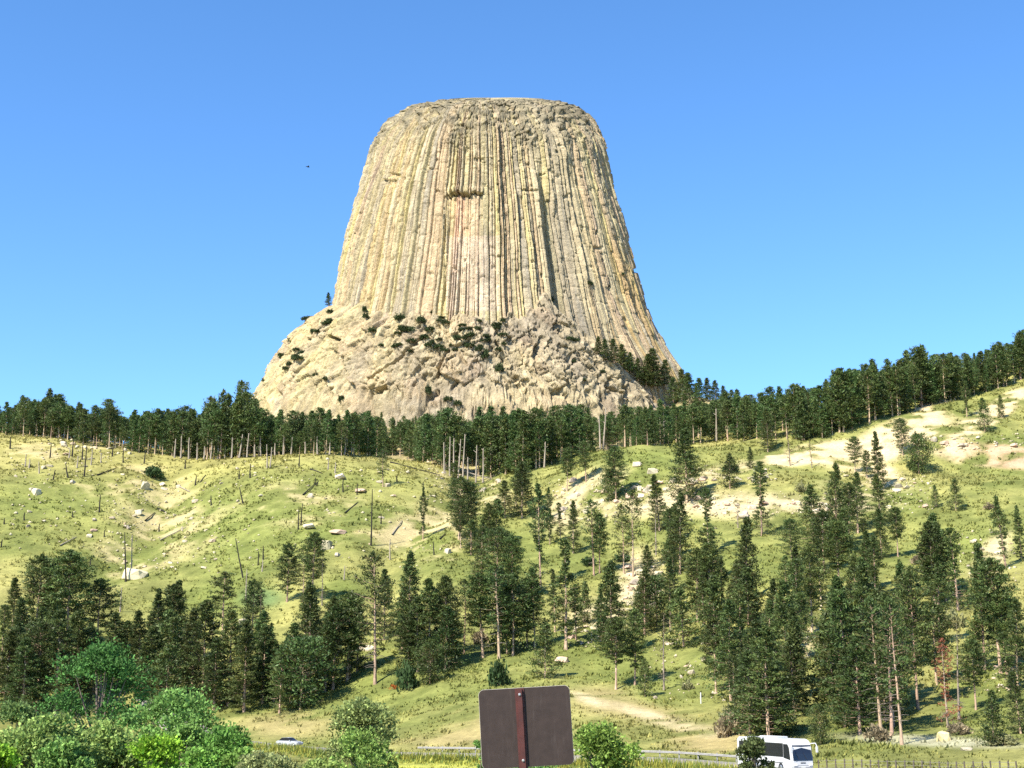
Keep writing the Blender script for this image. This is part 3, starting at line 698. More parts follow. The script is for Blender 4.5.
# stand: (phrase, group, [(px, base row, top row, kind, width factor)])
STANDS = [
 ('the stand on the left edge', 'pines in the stand at the left edge', [
   (11,640,580,'full',1.15),(34,655,556,'tall',1.1),(49,650,563,'full',1.0),(66,660,552,'tall',1.25),(97,652,580,'tall',1.25),
   (3,716,632,'full',1.2),(22,722,640,'full',1.2),(36,714,622,'tall',1.2),(55,716,612,'full',1.25),(76,700,612,'full',1.2),(112,692,614,'full',1.3),(126,690,622,'tall',1.1),(18,690,600,'full',1.1),(88,690,625,'full',1.2),(46,700,600,'ragged',1.1)]),
 ('the stand above the parked car', 'pines in the stand above the parked car', [
   (139,690,613,'full',1.1),(157,672,590,'full',0.95),(175,668,582,'full',0.9),(150,702,628,'full',1.25),(172,704,620,'ragged',1.2),(203,700,602,'full',1.25),(222,655,573,'bare',1.2),(228,706,612,'full',1.2),
   (250,660,581,'tall',0.9),(244,712,622,'full',1.35),(262,700,612,'full',1.2),(192,690,612,'full',1.2),(214,710,640,'full',1.3),(274,702,642,'full',1.3),(259,660,592,'sparse',1.0)]),
 ('the clump among the left rocks', 'pines in the clump on the left slope', [
   (287,602,544,'tall',1.15),(303,602,548,'bare',1.0),(312,604,533,'tall',1.0),(322,606,556,'sparse',0.9)]),
 ('the stand just right of the car', 'pines in the stand right of the car', [
   (310,690,584,'full',0.95),(300,710,640,'bushy',1.0),(325,692,612,'full',1.1),(333,690,606,'tall',1.15),(347,682,594,'tall',1.2),(357,672,600,'full',1.0),(290,706,625,'full',1.25)]),
 ('the stand around the tall bare trunk', 'pines in the stand left of the sign', [
   (375,684,553,'bare',0.95),(384,640,570,'full',1.0),(408,652,552,'full',0.85),(429,670,580,'full',1.25),(444,668,577,'full',1.15),(418,672,598,'full',1.25),(402,650,590,'ragged',1.2),
   (464,654,581,'bare',1.1),(452,662,610,'full',1.2),(430,684,645,'bushy',0.9)]),
 ('the stand above the brown sign', 'pines in the stand above the sign', [
   (483,658,574,'tall',1.2),(499,659,566,'bare',1.15),(513,656,574,'tall',1.15),(527,648,578,'tall',1.0),(545,678,624,'young',0.95),(566,650,540,'ragged',1.05),(584,624,582,'young',0.9),(555,632,570,'ragged',1.0),(576,640,585,'ragged',1.0)]),
 ('the pines of the middle slope', 'pines on the middle slope', [
   (459,540,477,'tall',1.15),(471,537,482,'tall',0.9),(482,592,520,'full',0.8),(496,600,528,'tall',1.2),(512,602,536,'tall',1.15),(505,518,480,'full',1.2),(522,518,461,'full',1.2),(541,590,484,'ragged',0.8),
   (548,520,487,'ragged',1.1),(423,540,487,'ragged',0.7),(383,487,448,'bare',1.0)]),
 ('the knoll pines', 'pines on and below the knoll', [
   (594,576,500,'bare',0.95),(616,502,446,'tall',1.15),(610,502,470,'bushy',0.8),(624,574,505,'bare',0.8),(633,577,490,'bare',0.9),(656,555,497,'sparse',1.0),(687,503,428,'full',1.25),(680,575,494,'full',0.95),(671,576,540,'tall',1.1),
   (709,556,488,'ragged',1.05),(586,482,440,'tall',1.0),(567,492,447,'tall',1.1),(730,489,454,'young',0.95),(751,469,447,'young',0.9),(762,536,461,'ragged',1.0),(738,528,497,'sparse',1.3)]),
 ('the stand upslope right of the sign', 'pines on the slope right of the sign', [
   (611,655,562,'full',1.05),(601,640,585,'ragged',1.2),(616,690,618,'tall',1.1),(635,686,610,'tall',1.05),(645,697,660,'young',0.9),(664,690,614,'sparse',1.0),(657,626,576,'bushy',0.85),(648,592,546,'full',1.1),
   (697,622,548,'tall',1.1),(710,620,543,'tall',1.2),(722,612,556,'ragged',1.0),(748,622,518,'full',0.9),(736,612,560,'full',1.0)]),
 ('the stand above the white coach', 'pines in the stand above the coach', [
   (716,694,618,'tall',1.1),(731,702,602,'full',1.05),(743,690,590,'ragged',1.0),(760,720,622,'full',1.2),(769,744,628,'full',1.25),(750,742,652,'full',1.25),(786,690,583,'full',1.15),(776,660,580,'full',1.0),
   (800,640,560,'ragged',1.1),(795,700,610,'full',1.1),(812,632,545,'tall',1.0),(821,745,706,'bushy',0.75),(782,736,660,'full',1.2),(786,590,556,'young',1.0)]),
 ('the cluster below the sandy outcrop', 'pines below the sandy outcrop', [
   (814,552,485,'full',1.1),(837,548,463,'full',0.9),(824,572,510,'tall',1.2),(858,533,472,'full',1.1),(881,527,474,'full',1.15),(898,557,507,'tall',1.0),(840,596,520,'tall',1.2),(876,602,537,'ragged',1.05),(901,592,560,'young',0.8),(866,570,520,'ragged',1.0),(821,600,540,'full',1.0)]),
 ('the tall stand right of the coach', 'pines in the stand right of the coach', [
   (838,706,600,'full',1.1),(851,724,578,'full',1.0),(866,722,590,'ragged',1.0),(874,716,560,'full',0.9),(881,735,600,'bare',1.0),(892,736,612,'bare',1.05),(902,745,600,'bare',0.85),(888,705,595,'tall',1.0),
   (918,710,568,'tall',0.85),(860,735,640,'full',1.3),(845,728,650,'full',1.2),(908,668,580,'full',0.9)]),
 ('the group by the right edge', 'pines near the right edge', [
   (938,606,514,'full',0.95),(946,602,545,'bare',1.0),(948,728,640,'dead',1.0),(959,720,622,'sparse',1.1),(976,710,640,'tall',1.1),(1001,674,560,'tall',1.1),(985,670,545,'full',0.95),(1007,675,590,'tall',0.9),
   (1006,568,496,'ragged',0.9),(994,746,692,'young',0.95),(1021,734,672,'full',1.1),(1018,690,600,'full',1.0),(956,511,479,'young',0.9),(937,508,485,'young',0.75),(1022,560,505,'full',0.8)]),
 ('the row on the sandy outcrop', 'pines on the sandy outcrop', [
   (903,456,418,'tall',1.15),(919,474,434,'bushy',0.75),(855,472,436,'tall',1.1),(879,492,431,'full',0.8),(867,478,450,'tall',1.1),(790,466,428,'sparse',1.0),(812,468,440,'sparse',1.0),(985,432,398,'young',0.9),(967,417,380,'ragged',1.0),(768,452,408,'full',1.1),
   (1002,418,395,'young',0.8)]),
]
FILL = [(0, 0, 135, 665, 722, 58, 84, 9), (1, 140, 285, 668, 714, 50, 84, 12), (3, 295, 362, 655, 702, 55, 80, 4), (4, 408, 452, 640, 676, 55, 80, 3), (5, 484, 545, 628, 655, 55, 82, 3),
        (7, 560, 720, 520, 600, 36, 66, 9), (8, 600, 756, 590, 650, 45, 76, 10), (9, 722, 806, 655, 738, 64, 96, 9), (11, 832, 906, 640, 734, 66, 98, 9), (10, 790, 900, 540, 606, 40, 64, 6), (12, 930, 1022, 590, 690, 50, 86, 7), (6, 440, 570, 480, 560, 30, 52, 8)]
frng = np.random.default_rng(314)
for k, x0, x1, b0, b1, h0, h1_, n in FILL:
    for i in range(n):
        b = frng.uniform(b0, b1); hh_ = frng.uniform(h0, h1_)
        STANDS[k][2].append((round(frng.uniform(x0, x1), 1), b, b - hh_, ['full', 'tall', 'ragged', 'ragged', 'young'][frng.integers(5)], frng.uniform(.9, 1.2)))
n_near = 0
for phrase, group, rows in STANDS:
    for i, (px, b, t, kind, wd) in enumerate(sorted(rows)):
        p = ground_at(px, b); H = px2m(b - t, p) * 1.02
        if kind in ('young', 'bushy', 'dead', 'sparse') or True:
            lab = f'{KIND_WORDS[kind]}, {ORD[i]} in {phrase}'
        put_pine(kind, p, H, lab, group, wd * prng.uniform(.92, 1.08))
        n_near += 1

# forest along the ridge: its front rows tree by tree
TOPS = ([0, 15, 30, 50, 65, 90, 110, 125, 145, 165, 190, 210, 225, 243, 258, 280, 330, 400, 500, 600, 690, 720, 760, 800, 822, 845, 875, 900, 922, 950, 985, 1005, 1024, 1040],
        [405, 405, 399, 394, 402, 406, 404, 411, 412, 408, 408, 402, 392, 386, 407, 413, 414, 414, 412, 409, 405, 398, 394, 388, 386, 370, 366, 364, 350, 357, 352, 346, 334, 332])
def ridge_phrase(px):
    if px < 245: return 'dark pine in the dense row along the crest left of the tower', 'pines along the left crest'
    if px < 440: return 'dark pine in the dense row below the left half of the tower', 'pines below the left half of the tower'
    if px < 700: return 'dark pine in the forest belt below the right half of the tower', 'pines below the right half of the tower'
    if px < 860: return 'dark pine on the wooded ridge between the tower and the sandy slope', 'pines on the ridge right of the tower'
    return 'dark pine on the wooded skyline above the sandy slope', 'pines on the skyline at the right'
BASES = ([-20, 0, 50, 100, 150, 200, 240, 300, 400, 440, 470, 520, 560, 590, 640, 690, 720, 760, 800, 840, 880, 920, 960, 1000, 1040],
         [434, 434, 437, 446, 455, 459, 457, 453, 456, 466, 478, 474, 462, 450, 444, 444, 440, 440, 440, 434, 420, 408, 399, 388, 375])
rr = np.random.default_rng(123)
cand = []
x = -8.0
while x < 1034:                                   # front row
    cand.append((x + rr.normal(0, 1.5), 0, rr.uniform(0, 6))); x += rr.uniform(5.5, 9)
x = -8.0
while x < 1034:
    cand.append((x + rr.normal(0, 2), 1, rr.uniform(10, 26))); x += rr.uniform(5.5, 9)
def ridge_spot(px, back):
    b = float(np.interp(px, *BASES)) + 1.5
    p = ground_at(px, b, ymin=380)
    y = p[1] + back; xx = p[0] * y / p[1]
    return (xx, y, h1(xx, y))
N_IND = 300 - n_near - 38
cand = cand[:]
rr.shuffle(cand)
placed = 0
stuff_spots = []
for px, row, back in sorted(cand, key=lambda c: (c[1], c[2])):
    p = ridge_spot(px, back)
    top = float(np.interp(px, *TOPS)) + (rr.uniform(-9, 8) if rr.random() < .6 else rr.uniform(6, 20)) + 2 * (1 - row)
    base_py = proj(*p)[1]
    H = np.clip(px2m(base_py - top, p), 7, 24)
    if placed < N_IND:
        lab, grp = ridge_phrase(px)
        kind = ('ridge' if rr.random() < (0.8 if px < 400 else 0.15) else 'ridgefull')
        put_pine(kind, p, H, lab, grp, rr.uniform(.8, 1.35)); placed += 1
    else: stuff_spots.append((p, H))
for px, b, t in ((845,424,366),(876,416,364),(900,410,359),(922,406,347),(940,402,362),(955,400,351),(970,398,361),(985,394,349),(1004,390,343),(1021,382,331),(822,430,384),(802,434,388),(930,410,372),(995,400,366)):
    p = ridge_spot(px, 4); base_py = proj(*p)[1]
    put_pine('ridgefull', p, px2m(base_py - t, p), 'tall dark pine standing above the others on the right skyline', 'tall pines on the skyline at the right', rr.uniform(.9, 1.3))
# the wood behind, which reads as one mass
for row in range(5):
    x = -60.0
    while x < 1090:
        back = 18 + row * 17 + rr.uniform(0, 17)
        p = ridge_spot(x, back); base_py = proj(*p)[1]
        top = float(np.interp(x, *TOPS)) + rr.uniform(-3, 13)
        stuff_spots.append((p, float(np.clip(px2m(base_py - top, p), 9, 20))))
        x += rr.uniform(8, 14)
for k in range(150):                              # woods on the slope between the ridge and the tower
    xx = rr.uniform(-240, 330); yy = rr.uniform(680, 985)
    r_ = math.hypot(xx - TX, (yy - TY) * 1.05)
    if r_ < 165: continue
    p = (xx, yy, h1(xx, yy)); q = proj(*p)
    H = rr.uniform(12, 17)
    lim = float(np.interp(q[0], *TOPS)) + 3
    tp = proj(p[0], p[1], p[2] + H)[1]
    if tp < lim: H -= px2m(lim - tp, p)
    if H < 6: continue
    stuff_spots.append((p, H))
def merge_pines(spots, kinds, name, label, cat):
    va, fa, ca, mi = [], [], [], []; nv = 0
    for p, H in spots:
        kind = kinds[rr.integers(len(kinds))]
        tm, cm = PROTO[kind][rr.integers(len(PROTO[kind]))]
        a = rr.uniform(0, 6.28); s = H / 20; ca_, sa_ = math.cos(a) * s, math.sin(a) * s
        for mi_, me in ((0, cm), (1, tm)):
            co, fc, cc = CACHE(me)
            v = np.stack([co[:, 0] * ca_ - co[:, 1] * sa_ + p[0], co[:, 0] * sa_ + co[:, 1] * ca_ + p[1], co[:, 2] * s + p[2] - .2], 1)
            va.append(v); fa.append(fc + nv); ca.append(cc); nv += len(v); mi.append(np.full(len(fc), mi_, np.int32))
    o = mesh_np(name, np.concatenate(va), np.concatenate(fa), M_NEEDLE, col=np.concatenate(ca))
    o.data.materials.append(M_BARK); o.data.polygons.foreach_set('material_index', np.concatenate(mi))
    return tag(o, label, cat, kind='stuff')
_cache = {}
def CACHE(me):
    if me.name not in _cache:
        co = np.empty(len(me.vertices) * 3, np.float32); me.vertices.foreach_get('co', co)
        fc = np.empty(len(me.loops), np.int32); me.loops.foreach_get('vertex_index', fc)
        cc = np.empty(len(me.vertices) * 4, np.float32); me.color_attributes['Col'].data.foreach_get('color', cc)
        _cache[me.name] = (co.reshape(-1, 3), fc.reshape(-1, 4), cc.reshape(-1, 4)[:, :3])
    return _cache[me.name]
merge_pines(stuff_spots, ['ridge', 'ridgefull'], 'pine_forest', 'deep pine forest on the plateau behind the front rows', 'forest')

# pines and shrubs on the tower's right shoulder and on its ledges
sh = np.random.default_rng(9)
for i, (px, b, hpx) in enumerate([(598,352,18),(606,358,22),(614,362,26),(622,370,30),(630,372,22),(638,380,24),(646,386,36),(655,388,44),(664,386,30),(672,398,30),(682,402,36),(690,408,38),(700,404,28),(708,402,26),(716,402,24),(724,404,20),(732,408,20),(738,412,18),(676,382,14),(694,392,16)]):
    if px < 668:
        p = tower_at(px, b); p = (p[0], p[1] - 4.0, p[2] - 1.5)
    else:
        p = ground_at(px, b, ymin=820)
        if p[1] < 830: p = (0, 0, 0); u = (px - 512) / F_PX; yy = 1075.; p = (u * yy * 1.03, yy, h1(u * yy * 1.03, yy))
    put_pine('ridgefull', p, px2m(hpx, p) * .95, 'dark pine in the wooded gully on the right shoulder of the tower', "pines on the tower's right shoulder", 1.5)
for i, (px, b, t, lab) in enumerate([(244,408,380,'tall dark pine standing above the row at the left foot of the tower'),(222,412,389,'pine with a thin crown rising above the row, left of the tower'),(212,412,396,'purplish sparse pine left of the tower foot'),
                        (325,302,292,'small pine perched on the upper left edge of the tower base')]):
    if px > 300:
        p = tower_at(px + 2, b)
    else:
        u = (px - 512) / F_PX; yy = 1000. ; xx = u * yy * 1.02; p = (xx, yy, h1(xx, yy))
    top_z = z_of(p[1], t); put_pine('ridge' if px < 300 else 'ridgefull', p, max(top_z - p[2], 4), lab, None, 0.55 if px < 300 else 1.4)

def shrub_mesh(seed, green, leaf=0.5, n=60, per=12, flat=0.75, rad=1.0):
    r = np.random.default_rng(seed); C = Acc(); T = Acc()
    d = r.normal(0, 1, (n, 3)); d /= np.linalg.norm(d, axis=1)[:, None]; d[:, 2] = np.abs(d[:, 2])
    cen = d * (r.uniform(.45, 1.0, (n, 1)) ** 0.6) * rad * np.array([1, 1, flat]) * (1 + .25 * np.sin(d[:, :1] * 4 + seed)); cen[:, 2] += 0.12
    v, f, N = sprays(r, cen, d, leaf, leaf * .5, per, 0.16)
    C.add(v, f, np.array(green) * np.repeat(np.repeat(r.uniform(.65, 1.4, (n, 1)), per, 0) * r.uniform(.75, 1.3, (N, 1)), 4, 0))
    for k in range(6):
        q = np.stack([[0, 0, -.1], d[k] * .4 + [0, 0, .1], d[k] * .8]); vv, ff = tube_np(q, [0.05, .035, .015], 4); T.add(vv, ff, (0.16, 0.12, 0.09))
    return C.mesh('foliage', M_LEAF), T.mesh('stem', M_BARK)
SHR = [shrub_mesh(40 + i, (0.045, 0.065, 0.025), 0.34, 50, 12) for i in range(3)]
TSHR = [(400,318,6,7),(402,328,5,5),(408,330,8,8),(421,320,5,8),(425,337,6,5),(438,347,7,6),(372,330,5,5),(365,310,3,6),(366,316,4,6),(440,318,7,3),(430,330,6,6),(446,322,5,4),(468,336,6,5),(457,338,5,5),(470,345,6,5),(485,355,5,9),(497,325,6,4),(503,335,6,4),(500,368,5,8),(549,300,6,5),
        (570,338,4,4),(576,340,4,4),(330,312,4,4),(310,318,5,4),(303,316,4,4),(300,332,5,6),(293,340,6,6),(287,348,5,6),(282,356,5,5),(274,366,5,5),(270,372,5,4),(265,380,4,4),(316,375,4,4),(325,378,3,4),(342,400,5,6),(448,400,6,6),(458,402,5,5),(428,390,4,8),(574,362,3,4),(602,372,3,4),(584,380,3,3),(590,283,3,5),(624,268,3,5),(623,274,2,3),(478,328,4,4),(462,325,5,3),(455,350,4,3),(412,340,5,4),(432,312,3,3),(380,345,4,3),(444,350,4,4)]
for k in range(26):
    TSHR.append((sh.uniform(395, 512), sh.uniform(318, 352), sh.uniform(2.5, 5), sh.uniform(2.5, 5)))
for k in range(12):
    u_ = sh.uniform(0, 1); TSHR.append((270 + 55 * u_ + sh.uniform(0, 8), 378 - 62 * u_ + sh.uniform(0, 8), sh.uniform(3, 6), sh.uniform(3, 6)))
for i, (px, py, w_, h_) in enumerate(TSHR):
    p = tower_at(px, py + h_ * .35)
    region = ('left edge' if px < 335 else 'left middle' if px < 415 else 'middle' if px < 480 else 'right side')
    o = thing('tower_shrub', f'dark shrub clinging to the broken rock on the {region} of the tower base' if py > 290 else 'dark shrub in a crack on the upper right face of the tower', 'shrub', (p[0], p[1] - .6, p[2]), sh.uniform(0, 6), 'shrubs on the tower')
    s = px2m(w_, p) * .8; o.scale = (s, s, px2m(h_, p) * .95)
    a, b = SHR[i % 3]; obj_of('foliage', a, o); obj_of('stem', b, o)

# ------------------------------------------------------------------ broad-leaved trees at the foot of the hill
def leafy_meshes(seed, Hh, Wd, green, leaf=0.34, lobes=16, dens=34, per=14, trunk=0.25, bark=(0.16, 0.13, 0.10), open_=0.0):
    r = np.random.default_rng(seed); C = Acc(); T = Acc()
    base = Hh * trunk; cz = base + (Hh - base) * .5
    L = []
    for k in range(lobes):
        a = k * 2.4 + r.normal(0, .3); u = r.uniform(0, 1); zz = base + (Hh - base) * (0.16 + 0.72 * u)
        prof = math.sqrt(max(0.05, 1 - (2 * u - .85) ** 2 * .8)); rr_ = Wd * .5 * prof * r.uniform(.35, .82)
        L.append((np.array([math.cos(a) * rr_, math.sin(a) * rr_, zz]), Wd * r.uniform(.10, .25)))
    L.append((np.array([0, 0, Hh - Wd * .2]), Wd * .2))
    hz = np.linspace(0, Hh * .8, 8)
    v, f = tube_np(np.c_[np.cumsum(r.normal(0, .08, 8)), np.cumsum(r.normal(0, .08, 8)), hz], Hh * .022 * (1 - .85 * hz / Hh / .8), 7); T.add(v, f, bark)
    cen, dirs, sp = [], [], []
    for c, rad in L:
        z0 = base * r.uniform(.5, 1.0); p0 = np.array([0, 0, min(z0 + (c[2] - z0) * .25, c[2])])
        v, f = tube_np(np.stack([p0, (p0 + c) * .5 + [0, 0, -.06 * rad], c]), np.array([.011, .007, .003]) * Hh, 5); T.add(v, f, bark)
        n = int(dens * (rad / (Wd * .2)) ** 2)
        d = r.normal(0, 1, (n, 3)); d /= np.linalg.norm(d, axis=1)[:, None]; d[:, 2] = np.where(d[:, 2] < -.5, -d[:, 2], d[:, 2])
        q = c + d * rad * r.uniform(.6, 1.12, (n, 1)) * np.array([1.1, 1.1, .85])
        keep = r.random(n) > open_
        cen.append(q[keep]); dirs.append(d[keep]); sp.append(np.full(keep.sum(), rad * .17))
    cen = np.concatenate(cen); dirs = np.concatenate(dirs); sp = np.concatenate(sp)
    v, f, N = sprays(r, cen, dirs, leaf, leaf * .62, per, sp)
    C.add(v, f, np.array(green) * 1.4 * np.repeat(np.repeat(r.uniform(.55, 1.5, (len(cen), 1)), per, 0) * r.uniform(.65, 1.5, (N, 1)), 4, 0))
    return T.mesh('trunk', M_BARK, True), C.mesh('crown', M_LEAF)

def put_leafy(seed, px, top, wpx, Y, green, label, cat='tree', name='leafy_tree', **kw):
    x = (px - 512) / F_PX * Y * CP; z = h1(x, Y); zt_ = z_of(Y, top); Hh = zt_ - z
    Wd = wpx * Y / F_PX
    tm, cm = leafy_meshes(seed, Hh, Wd, green, **kw)
    o = thing(name, label, cat, (x, Y, z - .1)); obj_of('trunk', tm, o); obj_of('crown', cm, o); return o
G_DARK = (0.050, 0.115, 0.028); G_MID = (0.105, 0.185, 0.045); G_PALE = (0.150, 0.205, 0.055); G_BRIGHT = (0.150, 0.255, 0.025); G_OLIVE = (0.150, 0.180, 0.060)
put_leafy(1, 100, 644, 100, 150, G_DARK, 'tall dark green broad-leaved tree, the tallest leafy tree at lower left', lobes=26, dens=34, trunk=.15)
put_leafy(2, 172, 690, 100, 138, G_MID, 'round mid-green leafy tree right of the dark one', lobes=24, dens=34, trunk=.12, name='leafy_tree')
put_leafy(3, 42, 716, 100, 112, G_PALE, 'pale grey-green leafy tree in the bottom left corner', lobes=24, dens=36, trunk=.12)
put_leafy(4, 108, 722, 80, 118, G_PALE, 'pale green bushy tree in front of the dark leafy tree', lobes=22, dens=36, trunk=.12)
put_leafy(5, 158, 738, 66, 106, G_BRIGHT, 'bright yellow-green shrub at the bottom, left of the dark green one', 'shrub', 'leafy_shrub', lobes=18, dens=36, trunk=.1, leaf=.28)
put_leafy(6, 226, 730, 78, 116, (0.075, 0.15, 0.028), 'deep green rounded shrub left of the parked car', 'shrub', 'leafy_shrub', lobes=20, dens=36, trunk=.1, leaf=.3)
put_leafy(7, 8, 742, 50, 100, G_BRIGHT, 'bright green shrub cut by the left edge', 'shrub', 'leafy_shrub', lobes=14, dens=36, trunk=.1, leaf=.28)
put_leafy(8, 200, 750, 60, 98, (0.12, 0.22, 0.04), 'low bright green shrub under the deep green one', 'shrub', 'leafy_shrub', lobes=14, dens=36, trunk=.1, leaf=.26)
put_leafy(9, 268, 753, 60, 104, (0.17, 0.19, 0.075), 'low sage-grey shrub below the parked car', 'shrub', 'leafy_shrub', lobes=14, dens=30, trunk=.1, leaf=.26)
put_leafy(10, 361, 697, 66, 112, G_OLIVE, 'feathery olive-green willow with a round head, bottom left of the sign', 'tree', 'willow_tree', lobes=20, dens=40, trunk=.35, leaf=.24, per=16)
put_leafy(11, 366, 733, 92, 100, (0.13, 0.19, 0.045), 'broad yellow-green shrub below the willow', 'shrub', 'leafy_shrub', lobes=22, dens=36, trunk=.1, leaf=.26)
put_leafy(12, 318, 758, 44, 98, (0.17, 0.22, 0.06), 'low pale shrub left of the broad yellow-green one', 'shrub', 'leafy_shrub', lobes=10, dens=34, trunk=.1, leaf=.24)
put_leafy(13, 598, 727, 84, 84, (0.13, 0.19, 0.038), 'mid-green leafy shrub behind the right edge of the sign', 'shrub', 'leafy_shrub', lobes=20, dens=40, trunk=.1, leaf=.22)
put_leafy(14, 481, 738, 26, 84, (0.10, 0.17, 0.04), 'small leafy shrub behind the left edge of the sign', 'shrub', 'leafy_shrub', lobes=10, dens=34, trunk=.1, leaf=.2)
put_leafy(15, 752, 735, 30, 128, (0.060, 0.075, 0.026), 'dark twiggy shrub in front of the coach', 'shrub', 'roadside_shrub', lobes=18, dens=36, trunk=.1, leaf=.24, open_=.2)
put_leafy(16, 530, 758, 70, 78, (0.10, 0.18, 0.04), 'low green shrub under the sign', 'shrub', 'leafy_shrub', lobes=12, dens=34, trunk=.1, leaf=.2)

for k_, (px_, top_, w__, Y_, g_, lab_) in enumerate([(70, 735, 60, 104, (0.12, 0.20, 0.05), 'mid-green shrub between the two pale trees at the bottom left'), (130, 712, 50, 126, (0.10, 0.18, 0.045), 'mid-green shrub filling the gap under the dark leafy tree'),
        (20, 700, 60, 126, (0.10, 0.15, 0.045), 'olive shrub at the left edge under the pines'), (245, 744, 44, 108, (0.13, 0.21, 0.045), 'light green shrub at the right end of the bottom-left thicket'), (190, 722, 50, 122, (0.115, 0.19, 0.045), 'mid-green shrub between the round leafy tree and the deep green one')]):
    put_leafy(30 + k_, px_, top_, w__, Y_, g_, lab_, 'shrub', 'leafy_shrub', lobes=14, dens=34, trunk=.1, leaf=.28)
# low shrubs on the slopes
GSH = [shrub_mesh(60 + i, (0.05, 0.085, 0.03), 0.30, 60, 12) for i in range(2)]; SAGE = [shrub_mesh(70, (0.25, 0.20, 0.12), 0.3, 50, 10), shrub_mesh(71, (0.22, 0.215, 0.10), 0.3, 50, 10)]
ORG = [shrub_mesh(80, (0.42, 0.13, 0.03), .3, 30, 8)]
LOW = [(407,690,20,24,GSH,'round dark green bush with a shadow, left of the sign on the meadow'),(498,685,20,22,GSH,'small round dark bush on the meadow just above the sign'),(154,478,18,11,GSH,'dark green bush alone on the left hill'),
       (394,690,8,5,ORG,'orange dead brush beside the round dark bush'),(728,737,26,20,SAGE,'grey leafless brush left of the coach'),(730,725,22,16,SAGE,'pale grey brush on the tan slope left of the coach'),
       (878,742,26,14,SAGE,'grey brush on the bank right of the coach'),(953,628,24,16,SAGE,'tall grey brush between pines at the right'),(920,565,20,10,SAGE,'flat grey brush on the green slope at the right'),
       (622,562,14,9,GSH,'dark bush at the foot of the thin trunks'),(589,566,14,8,GSH,'dark low bush left of the thin pale trunk'),(802,492,12,8,SAGE,'grey bush on the ledge below the sandy slope'),
       (990,510,12,6,SAGE,'grey bush on the green slope near the right edge'),(688,690,14,8,SAGE,'small grey-green bush below the thin pine'),(960,735,26,10,SAGE,'grey-green low brush beside the yellow block'),(1003,612,16,16,GSH,'dark bush behind the right edge pines'),
       (915,470,14,10,GSH,'dark bush in the eroded sand bank'),(730,472,14,7,GSH,'dark flat bush under the small knoll pine'),(480,644,16,12,SAGE,'grey dead brush under the sign stand pines'),(1003,745,34,9,SAGE,'sage brush near the bottom right corner')]
for i, (px, b, w_, h_, fam, lab) in enumerate(LOW):
    p = ground_at(px, b); a, bb = fam[i % len(fam)]
    o = thing('bush', lab, 'bush', p, sh.uniform(0, 6)); s = px2m(w_, p) * .5; o.scale = (s, s, px2m(h_, p) * 1.1)
    obj_of('foliage', a, o); obj_of('stem', bb, o)

# ------------------------------------------------------------------ snags and fallen logs of the old burn
def snag_mesh(seed, mat, limbs=3):
    r = np.random.default_rng(seed); T = Acc()
    hz = np.linspace(0, 1, 7); v, f = tube_np(np.c_[np.cumsum(r.normal(0, .006, 7)), np.cumsum(r.normal(0, .006, 7)), hz], .04 * (1 - .55 * hz), 6); T.add(v, f, (0.03, 0.03, 0.03))
    for k in range(limbs):
        z = r.uniform(.4, .95); a = r.uniform(0, 6.28); l = r.uniform(.05, .14)
        v, f = tube_np(np.array([[0, 0, z], [math.cos(a) * l * .6, math.sin(a) * l * .6, z + l * .3], [math.cos(a) * l, math.sin(a) * l, z + l * .5]]), [.012, .008, .004], 4); T.add(v, f, (0.03, 0.03, 0.03))
    return T.mesh('snag', mat)
SN_B = [snag_mesh(i, M_CHAR, i % 4) for i in range(4)]; SN_P = [snag_mesh(10 + i, M_DEADWOOD, 3) for i in range(3)]
SNAGS = [(10,449,437,0,'b'),(25,467,454,0,'p'),(29,468,459,0,'p'),(50,458,445,1,'b'),(72,457,440,0,'b'),(69,458,448,0,'p'),(82,460,444,0,'b'),(84,477,447,1,'b'),(91,465,449,0,'p'),(101,463,453,0,'p'),(112,457,449,0,'b'),(68,478,463,-14,'b'),(53,480,470,8,'b'),(39,474,462,-6,'p'),
         (123,463,449,0,'b'),(144,464,450,3,'b'),(99,513,495,0,'b'),(77,468,457,0,'p'),(185,469,460,0,'b'),(195,486,476,4,'b'),(200,483,474,35,'b'),(243,504,487,-14,'b'),(211,506,496,-4,'b'),(250,478,464,0,'b'),(239,479,471,0,'b'),(267,468,444,-3,'p'),(270,468,447,2,'p'),(299,467,455,0,'b'),
         (298,530,509,0,'b'),(301,526,504,2,'b'),(315,485,478,0,'b'),(316,486,480,20,'b'),(343,492,478,0,'b'),(357,495,484,0,'b'),(371,546,489,0,'b'),(397,482,474,0,'b'),(423,497,482,0,'b'),(434,555,542,-4,'b'),(243,578,537,-14,'b'),(258,566,552,0,'b'),(263,560,546,-2,'b'),(262,572,560,0,'p'),(126,582,532,-5,'b'),(131,580,535,-2,'p'),
         (24,521,513,0,'b'),(4,525,519,0,'b'),(104,537,530,0,'b'),(159,532,524,0,'b'),(73,518,512,-10,'b'),(90,566,559,0,'b'),(1,548,540,5,'b'),(381,524,514,0,'b'),(328,470,458,0,'p'),(335,473,462,0,'p'),(246,600,570,0,'p'),(120,612,588,0,'p'),(344,580,566,0,'p'),(390,560,540,0,'p')]
